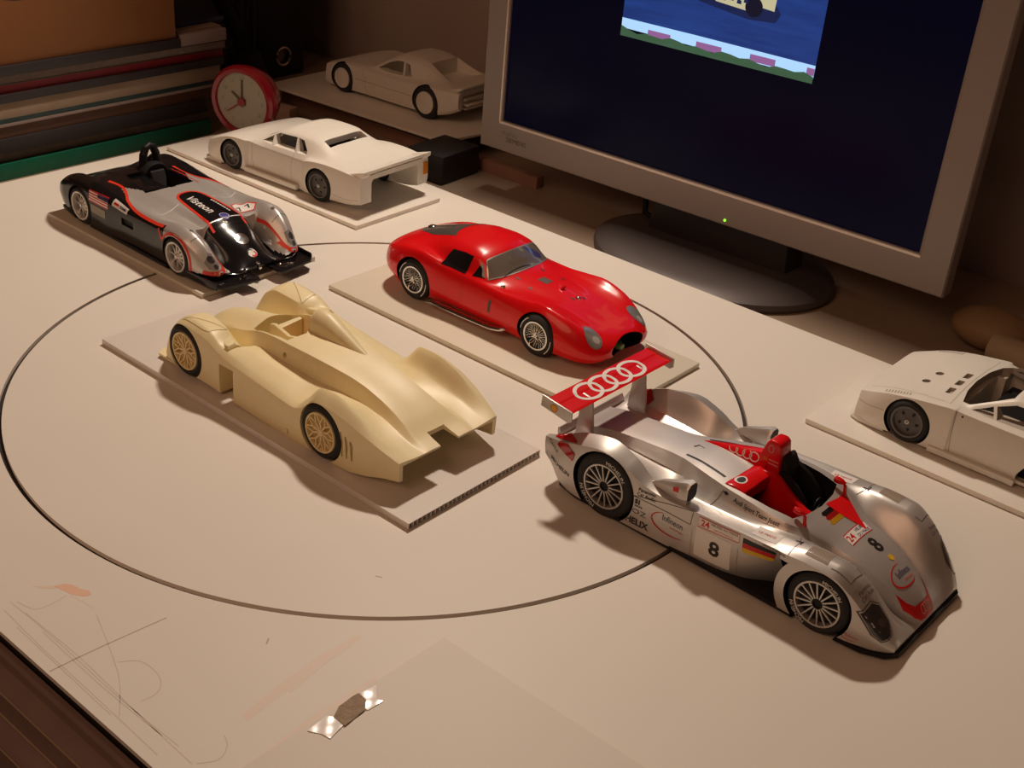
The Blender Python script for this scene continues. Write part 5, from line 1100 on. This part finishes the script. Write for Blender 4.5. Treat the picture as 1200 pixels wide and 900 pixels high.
bm = bmesh.new(); prism(bm, [(30.4, -28), (33.4, -15), (34.4, 0), (33.4, 15), (30.4, 28), (26, 30.4), (6.8, 24), (4.8, 0), (6.8, -24), (26, -30.4)], 26, 60, 'z'); cs.append(bm)
for (x, y) in ((54.5, 1.0), (56.2, 14.6)):
    bm = bmesh.new(); cyl(bm, (x, y), 2.3, 22, 60, 'z', 28); cs.append(bm)
for (y0, y1) in ((16.6, 23.6), (5.2, 12.0), (-6.4, 1.0)):
    bm = bmesh.new(); bbox(bm, 38.6, 42.2, y0, y1, 27.6, 60); cs.append(bm)
cut(wrc, cs, M_KSH)
tw_ = bvh(wrc)
wheels(WRC, 'white_r', POSW, 12.2, 8.5, 9.0, 'disc', M_GRY, M_GRY)
for s in (-1, 1):
    fr = LEFT if s > 0 else RIGHT
    bm = bmesh.new(); bbox(bm, -9, 38.4, min(s*37, s*41.2), max(s*37, s*41.2), 1.6, 5.0); frombm('sill_skirt', bm, M_WHT, WRC, bevel=0.6)
    ribs(WRC, tw_, M_KSH, [('bumper_line', [(86, 12.4), (76, 12.6), (66, 13.8)], 0.3, fr), ('door_seam', [(28.9, 29), (28.4, 16), (27.4, 5)], 0.45, fr)])
    for k in range(9):
        x = 55.8+13.0*k/8; stripe('fender_louvre', [(x, s*36.4), (x+0.5, s*33.4)], 0.9, tw_, M_KSH, WRC, TOP, off=0.1)
    poly('rivet', ell(25.4, 27.0, 0.6, 0.6, 10), tw_, M_INK, WRC, fr, 0.15)
ribs(WRC, tw_, M_KSH, [('bonnet_seam', [(34.6, 35), (35.4, 18), (35.8, 0), (35.4, -18), (34.6, -35)], 0.3, TOP), ('bonnet_seam', [(36, 33.6), (60, 31.5), (80, 29.5)], 0.2, TOP)])
bm = bmesh.new(); prism(bm, [(64, -39.6), (80, -39), (85.4, -36.5), (88, -30), (88, 30), (85.4, 36.5), (80, 39), (64, 39.6)], 0.9, 4.2, 'z', [(64, -39.6), (78, -38.4), (83, -35.5), (85, -30), (85, 30), (83, 35.5), (78, 38.4), (64, 39.6)]); frombm('front_splitter', bm, M_WHT, WRC, bevel=0.3)
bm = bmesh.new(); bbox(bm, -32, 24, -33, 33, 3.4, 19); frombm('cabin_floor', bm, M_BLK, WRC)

# ------------------------------------------------------------------ flat monitor on a round foot
MON = thing('monitor', 'silver-framed flat monitor showing a racing photograph on a dark screen', 'monitor', (-440, 742, DZ))
mh = math.radians(1.9); RM = Matrix.Rotation(mh, 4, 'Z')
# panel frame: u along the screen from its lower left corner, w up, depth behind
BL = Vector((-635.9, 733.3, 22.0)); MU = Vector((math.cos(mh), math.sin(mh), 0)); MN = Vector((math.sin(mh), -math.cos(mh), 0)); MORG = Vector((-440, 742, DZ))
def mon_bm(bm):
    M = Matrix(((MU.x, -MN.x, 0, 0), (MU.y, -MN.y, 0, 0), (0, 0, 1, 0), (0, 0, 0, 1))); M.translation = BL-MORG
    bmesh.ops.transform(bm, matrix=M, verts=bm.verts[:]); return bm
M_BEZ = mat('silver_bezel', (0.33, 0.285, 0.26), 0.45, metal=0.25, noise=0.05, nscale=900)
M_MBK = mat('monitor_back', (0.10, 0.085, 0.08), 0.5)
MW, MHH = 389.5, 315.0; X0, X1, Z0, Z1 = 20.8, 367.6, 24.2, 296.0
bm = bmesh.new()
rings = []
for inset, d in ((0, 14), (0, 1.2), (1.0, 0), ):
    rings.append([bm.verts.new(p) for p in ((inset, d, inset), (MW-inset, d, inset), (MW-inset, d, MHH-inset), (inset, d, MHH-inset))])
for e, d in ((1.6, 0), (0, 1.0), (0, 5.0)):
    rings.append([bm.verts.new(p) for p in ((X0-e, d, Z0-e), (X1+e, d, Z0-e), (X1+e, d, Z1+e), (X0-e, d, Z1+e))])
for a, b in zip(rings, rings[1:]):
    for k in range(4): bm.faces.new((a[k], a[(k+1) % 4], b[(k+1) % 4], b[k]))
fr_ = frombm('bezel', mon_bm(bm), M_BEZ, MON, ang=25)
bm = bmesh.new()
for (a0, a1, z0, z1) in ((X0-1.6, X1+1.6, Z0-2.2, Z0-0.4), (X0-2.2, X0-0.6, Z0-0.6, Z1+1.6)): bbox(bm, a0, a1, -0.5, 1.5, z0, z1)
frombm('bezel_lip', mon_bm(bm), mat('bezel_lip_silver', (0.85, 0.76, 0.68), 0.3, metal=0.3), MON)
bm = bmesh.new(); bbox(bm, X0-1, X1+1, 3.0, 8.0, Z0-1, Z1+1)
frombm('screen', mon_bm(bm), mat('dark_screen', (0.004, 0.004, 0.006), 0.22, spec=0.07, emit=(0.08, 0.08, 0.42), estr=0.012), MON)
def scr(name, pts, m, d):
    V = []
    for k in (d, d+0.15):
        for u, w in pts: V.append(tuple(BL-MORG + MU*u - MN*k + Vector((0, 0, w))))
    n = len(pts); F = [tuple(range(n)), tuple(range(2*n-1, n-1, -1))]+[(i, i+n, (i+1) % n+n, (i+1) % n) for i in range(n)]
    return raw(name, V, F, m, MON, sm=False)
def em(name, c, s): return mat(name, tuple(q*0.1 for q in c), 0.4, emit=c, estr=s)
# picture on the screen: asphalt, kerb with red blocks, grass, the car's lower body
def em_noise(name, c1, c2, s):
    m = em(name, c1, s); nt = m.node_tree; b = nt.nodes['Principled BSDF']; tcn = nt.nodes.new('ShaderNodeTexCoord'); mp = nt.nodes.new('ShaderNodeMapping'); mp.inputs['Scale'].default_value = (14, 14, 160)
    n = nt.nodes.new('ShaderNodeTexNoise'); n.inputs['Scale'].default_value = 1.6; n.inputs['Detail'].default_value = 5; mx = nt.nodes.new('ShaderNodeMix'); mx.data_type = 'RGBA'
    mx.inputs[6].default_value = (*c1, 1); mx.inputs[7].default_value = (*c2, 1)
    for a, o_ in ((tcn.outputs['Object'], mp.inputs['Vector']), (mp.outputs['Vector'], n.inputs['Vector']), (n.outputs['Fac'], mx.inputs[0]), (mx.outputs[2], b.inputs['Emission Color'])): nt.links.new(a, o_)
    return m
IX0, IX1, IZ = 120.4, 271.8, 111.8
scr('picture_asphalt', [(IX0, IZ+8), (IX1, IZ+8), (IX1, IZ+96), (IX0, IZ+96)], em_noise('picture_blue', (0.008, 0.03, 0.20), (0.03, 0.11, 0.50), 0.5), 2.6)
scr('picture_kerb', [(IX0, IZ+5.6), (IX0, IZ+12.4), (IX0+60, IZ+12.4), (IX1, IZ+11.6), (IX1, IZ+3.5)], em('picture_white', (0.42, 0.68, 1.0), 0.95), 2.4)
for (a, b, h) in ((22.5, 41, 8.3), (62, 82, 8.6), (104, 123, 9.2), (146, 151.4, 9.6)):
    scr('picture_kerb_block', [(IX0+a, IZ+h-4.6), (IX0+b, IZ+h-4.6), (IX0+b, IZ+h), (IX0+a, IZ+h)], em('picture_red', (0.36, 0.15, 0.38), 0.7), 2.2)
gp = [(IX0, IZ), (IX1, IZ), (IX1, IZ+4.4)] + [(IX1-(IX1-IX0)*k/22, IZ+4.9+1.0*math.sin(k*2.1)+0.7*math.sin(k*0.9)) for k in range(1, 22)] + [(IX0, IZ+7.2)]
scr('picture_grass', gp, em_noise('picture_green', (0.05, 0.14, 0.06), (0.09, 0.20, 0.12), 0.55), 2.0)
scr('picture_shadow', [(IX0+52, IZ+39), (IX0+60, IZ+35), (IX0+98, IZ+30.5), (IX0+118, IZ+32), (IX0+121, IZ+38), (IX0+112, IZ+48), (IX0+56, IZ+50)], em('picture_dark', (0.006, 0.014, 0.07), 0.9), 2.4)
scr('picture_car', [(IX0+72, IZ+37.6), (IX0+98.5, IZ+35.6), (IX0+104, IZ+40), (IX0+116, IZ+39), (IX0+117, IZ+60), (IX0+66, IZ+62)], em('picture_cream', (0.55, 0.50, 0.30), 0.9), 2.2)
for (a, z) in ((76, 39.4), (82, 40.4), (88, 39.2), (93, 40.6)): scr('picture_mark', [(IX0+a, IZ+z), (IX0+a+3.4, IZ+z-0.2), (IX0+a+3.2, IZ+z+2.2), (IX0+a+0.2, IZ+z+2.6)], em('picture_dark', (0, 0, 0), 0), 2.0)
scr('picture_wheel', [(IX0+101+6.5*math.cos(t), IZ+39+6.5*math.sin(t)) for t in np.linspace(0, 6.0, 18)], em('picture_black', (0.004, 0.005, 0.02), 0.8), 2.1)
scr('picture_wheel', [(IX0+60+6*math.cos(t), IZ+42+5*math.sin(t)) for t in np.linspace(0, 6.0, 18)], em('picture_black', (0, 0, 0), 0), 2.1)
# maker's badge (two short dark lines of print) and the power light
for (u0, u1, w0, w1, s_) in ((21.0, 30.0, 13.6, 16.6, ''), ): pass
def onbez(name, s, size, u, w, m):
    V, F = text2(s, size); raw(name, [tuple(BL-MORG+MU*(u+a)+MN*0.15+Vector((0, 0, w+b))) for a, b in V], F, m, MON, sm=False)
onbez('bezel_badge', 'FUJITSU', 4.2, 30.0, 15.0, mat('badge_grey', (0.16, 0.13, 0.13), 0.5)); onbez('bezel_badge', 'SIEMENS', 5.4, 36.5, 10.4, mat('badge_dark', (0.05, 0.045, 0.045), 0.5))
bm = bmesh.new(); bmesh.ops.create_uvsphere(bm, u_segments=12, v_segments=8, radius=0.9); bmesh.ops.translate(bm, vec=(227.5, -0.2, 4.2), verts=bm.verts[:]); frombm('power_light', mon_bm(bm), em('power_green', (0.25, 1.0, 0.03), 2.0), MON)
bm = bmesh.new(); bbox(bm, 18, MW-18, 14, 42, 14, MHH-14); frombm('back_shell', mon_bm(bm), M_MBK, MON, bevel=4)
# foot and neck
bm = bmesh.new(); lathe(bm, [(0, 93), (3.0, 94.5), (6.0, 93), (9.5, 84), (11, 70)], 'z', 96, (0, 0, 0)); bmesh.ops.scale(bm, vec=(1, 0.77, 1), verts=bm.verts[:]); bmesh.ops.translate(bm, vec=(-421+440, 753.5-742, 0), verts=bm.verts[:]); frombm('foot', bm, mat('foot_grey', (0.12, 0.10, 0.095), 0.42, metal=0.3), MON, ang=40)
bm = bmesh.new(); prism(bm, [(-480+440, 752-742), (-362+440, 756-742), (-362+440, 782-742), (-480+440, 778-742)], 8, 130, 'z', [(-466+440, 757-742), (-376+440, 761-742), (-376+440, 790-742), (-466+440, 786-742)]); frombm('neck', bm, mat('neck_dark', (0.03, 0.026, 0.026), 0.4), MON, bevel=3)
for (x, r) in ((-494, 2.4), (-484, 1.6)):
    bm = bmesh.new(); tube(bm, [(x+440, 770-742, 90), (x+441, 764-742, 50), (x+446, 760-742, 18), (x+462, 764-742, 10.5)], r, 8); frombm('cable', bm, M_BLK, MON)

# ------------------------------------------------------------------ raised board, papers, clock, binder, lamp and the rest behind
t = thing('raised_board', 'white board raised on a dark tray at the back, carrying a white kit coupe', 'board', (-795, 790, DZ))
bm = bmesh.new(); prism(bm, [(-900+795, 733-790), (-687+795, 746-790), (-672+795, 872-790), (-905+795, 872-790)], 20.6, 22.9, 'z'); frombm('board_panel', bm, M_PLT, t, bevel=0.2)
bm = bmesh.new(); prism(bm, [(-880+795, 775-790), (-700+795, 782-790), (-696+795, 865-790), (-880+795, 865-790)], 0, 20.6, 'z'); frombm('support_tray', bm, mat('dark_tray', (0.05, 0.042, 0.042), 0.6), t)
b = box('brown_bar', -140, 168, -5, 5, 0, 10, mat('red_brown', (0.34, 0.19, 0.13), 0.5, noise=0.25, nscale=60), None, bevel=0.6); b.location = (-0.770, 0.768, DZ*MM); b.rotation_euler = (0, 0, math.radians(2)); tag(b, 'red-brown bar lying along the front of the raised board', 'lath')  # plain red-brown bar on the desk before the raised board
b = box('black_box', -19, 19, -24, 24, 0, 24, mat('black_box_card', (0.016, 0.014, 0.015), 0.55), None, bevel=1.0); b.location = (-0.676, 0.735, DZ*MM); b.rotation_euler = (0, 0, math.radians(4)); tag(b, 'small black box on the desk right behind the tail of the box-flared kit car', 'box')
b = box('pink_block', -10, 10, -6, 6, 0, 13, mat('pinkish_card', (0.50, 0.34, 0.27), 0.7), None, bevel=0.5); b.location = (-0.862, 0.722, DZ*MM); b.rotation_euler = (0, 0, 0.2); tag(b, 'small pinkish block under the raised board edge right of the clock', 'block')
# red alarm clock
d_ = Vector((-0.795, 0.668, 0)); CLK = thing('alarm_clock', 'round red alarm clock with a white dial, behind the box-flared kit car', 'clock', (-809, 632, 0)); CLK.rotation_euler = (0, 0, math.radians(19))
M_CR = mat('clock_red', (0.26, 0.004, 0.012), 0.25, coat=0.6)
Rk, zc = 30, 30.4
bm = bmesh.new(); lathe(bm, [(-22, 20), (-21, 24), (-12, 27.6), (-10, 28), (-9, 26.8), (-7.8, 26.8), (-7, 29), (-3.6, Rk), (0, Rk-0.5), (2.0, Rk-2.6), (1.4, Rk-5.6), (-1.6, Rk-6.6), (-2.2, 16)], 'y', 64); bmesh.ops.scale(bm, vec=(1, -1, 1), verts=bm.verts[:]); bmesh.ops.translate(bm, vec=(0, 0, zc), verts=bm.verts[:]); frombm('case', bm, M_CR, CLK)
bm = bmesh.new(); cyl(bm, (0, zc), Rk-6.4, 0.9, 2.4, 'y', 48); frombm('dial', bm, mat('dial_white', (0.38, 0.36, 0.29), 0.5), CLK)
def hand(name, ang, L, w, y, m):
    a = math.radians(ang); c, s = math.sin(a), math.cos(a); bm = bmesh.new(); P = [(-4*c+w*s, zc-4*s-w*c), (-4*c-w*s, zc-4*s+w*c), (L*c-w*.6*s, zc+L*s+w*.6*c), (L*c+w*.6*s, zc+L*s-w*.6*c)]; prism(bm, P, y-0.25, y+0.25, 'y'); frombm(name, bm, m, CLK)
M_HND = mat('hand_olive', (0.10, 0.09, 0.045), 0.5)
hand('hour_hand', -52, 12, 1.2, 0.3, M_HND); hand('minute_hand', 2, 18.5, 0.8, -0.1, M_HND); hand('alarm_hand', -125, 17, 0.7, 0.1, M_CR)
bm = bmesh.new(); cyl(bm, (0, zc), 3.4, -1.2, 0.9, 'y', 20); frombm('hub', bm, M_CR, CLK)
for k in range(12):
    a = math.radians(30*k); V, F = text2(str(12 if k == 0 else k), 5.0); raw('dial_number', [(18.6*math.sin(a)+u, 0.85, zc+18.6*math.cos(a)+w) for u, w in V], F, mat('dial_ink', (0.20, 0.18, 0.14), 0.6), CLK, sm=False)
for s in (-1, 1):
    bm = bmesh.new(); tube(bm, [(s*11, 10, zc-24), (s*14, 10, 1.0)], [3.2, 2.0], 10); frombm('foot', bm, M_CR, CLK)
# stack of magazines, folders and papers: every one a thing
SX = -868
def paper(name, label, z0, h, y0, y1, m, cat, dx=0.0, rz=0.0, grp='papers stacked left of the board', depth=230, pages=True):
    w = (y1-y0)/2; o = thing(name, label, cat, (SX+dx-depth/2, (y0+y1)/2, z0), math.radians(rz), grp)
    if pages and h > 3.0:
        box('cover', -depth/2, depth/2, -w, w, h-0.6, h, m, o); box('pages', -depth/2+1, depth/2-0.8, -w+1, w-1, 0.6, h-0.6, mat('page_edges', (0.22, 0.165, 0.135), 0.8, noise=0.3, nscale=300), o); box('cover', -depth/2, depth/2, -w, w, 0, 0.6, m, o)
    else: box('cover', -depth/2, depth/2, -w, w, 0, h, m, o, bevel=min(0.3, h*0.2))
    return o
def cm(n, c, r=0.5): return mat(n, c, r, noise=0.15, nscale=40)
G_ = cm('folder_green', (0.012, 0.16, 0.09), 0.35); D1 = cm('dark_cover', (0.035, 0.028, 0.03), 0.5); D2 = cm('brown_black_cover', (0.055, 0.036, 0.03), 0.5); CRP = cm('cream_paper', (0.38, 0.28, 0.20), 0.8); DGR = cm('deep_green_cover', (0.02, 0.05, 0.05), 0.45); RDB = cm('dark_red_cover', (0.28, 0.008, 0.02), 0.5); BLB = cm('navy_cover', (0.03, 0.04, 0.10), 0.5); GRY = cm('grey_white_paper', (0.34, 0.26, 0.24), 0.8); BRN = cm('brown_print_cover', (0.13, 0.06, 0.035), 0.5)
LST = [
 ('plastic_folder', 'green plastic folder, lowest of the stack left of the board', 'folder', 13.0, 380, 645, G_, 0, False),
 ('magazine', 'dark brown magazine lying directly on the green folder', 'magazine', 8.0, 372, 646, D2, -3, True),
 ('magazine', 'black magazine with orange spots, third from the bottom of the stack', 'magazine', 11.0, 360, 640, D1, 1, False),
 ('magazine', 'brown printed magazine with pale spine marks, under the dark blue-green folder', 'magazine', 9.0, 376, 650, BRN, -2, False),
 ('paper_pad', 'thin pale paper pad in the lower middle of the stack', 'paper', 2.6, 440, 652, GRY, 0, False),
 ('cardboard_folder', 'dark blue-green folder right below the thick cream paper block', 'folder', 3.0, 370, 655, DGR, 0, False),
 ('paper_block', 'thick cream paper block in the middle of the stack', 'paper', 12.4, 366, 657, CRP, -1, False),
 ('magazine', 'black magazine right above the cream paper block', 'magazine', 6.0, 372, 660, D1, 1, False),
 ('book', 'flat book with dark red right end in the upper stack', 'book', 7.0, 380, 662, RDB, -3, False),
 ('magazine', 'dark magazine with a pinkish edge above the red book', 'magazine', 7.0, 368, 664, D2, 0, True),
 ('cardboard_folder', 'black folder under the white papers below the brown box', 'folder', 7.4, 372, 616, D1, 2, False),
 ('paper_block', 'loose white paper pile on top, right of the brown box', 'paper', 9.6, 618, 664, GRY, 0, False),
]
z = DZ; zp = 0
for (n, lb, cat, h, y0, y1, m, dx, pg) in LST:
    if 'loose white' in lb: z -= 7.45
    paper(n, lb, z, h, y0, y1, m, cat, dx, 0, pages=pg); z += h+0.05
    if 'orange spots' in lb:
        for (yy, zz, wy) in ((473, 5.6, 7), (492, 3.0, 8)): pass
b = box('top_sheet', -100, 100, -22, 22, 0, 1.4, CRP, None); b.location = ((SX-106)*MM, 0.641, z*MM); tag(b, 'cream sheet on top of the white paper pile right of the brown box', 'paper'); zp = z+1.5; z += 7.45-9.65
# cardboard box with an oval hand hole
zb = z; BX = thing('cardboard_box', 'brown cardboard box with a hand hole, on top of the paper stack', 'box', (-935, 494, zb)); M_CB = mat('brown_cardboard', (0.26, 0.10, 0.03), 0.8, noise=0.08, nscale=60)
bx = box('carton', -64, 66, -122, 120, 0, 105, M_CB, BX, bevel=0.8)
bm = bmesh.new(); prism(bm, [(-10+26*math.cos(t)*(1 if abs(math.cos(t)) < .99 else 1), 53+8*math.sin(t)) for t in np.linspace(0, 2*math.pi, 32, endpoint=False)], 55, 70, 'x'); cut(bx, [bm], M_BLK)
b = box('navy_folder', -60, 60, -26, 26, 0, 3, BLB, None); b.location = (-0.945, 0.645, zp*MM); b.rotation_euler = (math.radians(0), 0, 0.1); tag(b, 'navy blue folder lying right of the cardboard box on the paper stack', 'folder')
# lever arch binder with a metal finger ring
BD = thing('ring_binder', 'black lever arch binder with a metal finger ring, standing left of the kit coupe', 'binder', (-1052, 811, DZ))
bd = box('cover', -150, 80, -28.5, 28.5, 0, 318, mat('black_binder_card', (0.014, 0.012, 0.014), 0.6), BD, bevel=1.5)
bm = bmesh.new(); cyl(bm, (2, 20.5), 8.0, 70, 90, 'x', 36); cut(bd, [bm], M_BLK)
bm = bmesh.new(); lathe(bm, [(79.6, 7.4), (80.8, 7.6), (81.4, 8.6), (80.8, 9.8), (79.6, 10.0)], 'x', 40, (0, 2, 20.5), closed=True); frombm('finger_ring', bm, M_CHR, BD)
bm = bmesh.new(); cyl(bm, (2, 20.5), 7.4, 74, 76.5, 'x', 32); frombm('ring_inside', bm, mat('dull_metal', (0.32, 0.27, 0.25), 0.4, metal=0.8), BD)
# desk lamp: base, two black arms and the head with the bulbs above the desk
LP = thing('desk_lamp', 'black jointed desk lamp standing behind the red clock, arm rising out of the frame', 'lamp', (-940, 737, DZ))
bm = bmesh.new(); lathe(bm, [(0, 30), (4, 31), (10, 29), (26, 22), (44, 16), (48, 8)], 'z', 40); frombm('base', bm, M_BLK, LP)
J1 = Vector((-14, 14, 150)); J2 = Vector((70, 30, 470)); J3 = Vector((295, 11, 735))
for k, (a, b_, r) in enumerate(((Vector((-4, 0, 44)), J1, 7.5), (Vector((9, 6, 44)), J1+Vector((11, 6, 0)), 2.2), (J1, J2, 6.5), (J2, J3, 6.0))):
    bm = bmesh.new(); tube(bm, [a, b_], r, 12); frombm('arm', bm, M_BLK, LP)
bm = bmesh.new(); tube(bm, [Vector((4, -6, 60)), Vector((-12, -14, 90)), Vector((-36, -30, 150))], [9, 8, 6], 12); frombm('clamp_arm', bm, M_BLK, LP)
bm = bmesh.new(); cyl(bm, (J1.x, J1.z), 11, J1.y-9, J1.y+9, 'y', 24); frombm('joint', bm, M_BLK, LP)
bm = bmesh.new(); st = [(0, 62), (8, 62), (60, 40), (95, 24), (100, 8)]
lathe(bm, [(12, 58), (10, 61), (40, 52), (75, 34), (96, 20), (100, 4), (97, 3), (93, 18), (72, 31), (38, 49)], 'z', 40, closed=True)
q_ = (Vector((-0.42, 0.20, 0.0))-Vector((-0.645, 0.748, 0.70))).normalized(); M_ = q_.to_track_quat('-Z', 'Y').to_matrix().to_4x4(); M_.translation = Vector((295, 11, 715)) - q_*0 
bmesh.ops.transform(bm, matrix=M_, verts=bm.verts[:]); frombm('lamp_shade', bm, M_BLK, LP)
# rolled object at the right edge: brown rounded cover over a pale roll
RL = thing('padded_roll', 'pale roll under a rounded brown cover, behind the white kit car at the right edge', 'roll', (-205, 768, DZ))
bm = bmesh.new(); bmesh.ops.create_uvsphere(bm, u_segments=32, v_segments=20, radius=1); bmesh.ops.scale(bm, vec=(27, 20, 13.5), verts=bm.verts[:]); bmesh.ops.translate(bm, vec=(-16, 14, 13.4), verts=bm.verts[:]); frombm('cover', bm, mat('brown_leather', (0.30, 0.19, 0.10), 0.6, noise=0.15, nscale=80, bump=0.2), RL)
bm = bmesh.new(); tube(bm, [(-8, -3, 10), (8, -5, 10), (70, -12, 10)], [9.4, 10, 10], 28); frombm('roll', bm, mat('pale_roll', (0.46, 0.36, 0.24), 0.7, noise=0.08, nscale=60), RL)
b = box('dark_box', -24, 24, -16, 16, 0, 26, M_BLK, None, bevel=1); b.location = (-0.132, 0.812, DZ*MM); tag(b, 'dark box behind the pale roll at the right picture edge', 'box')
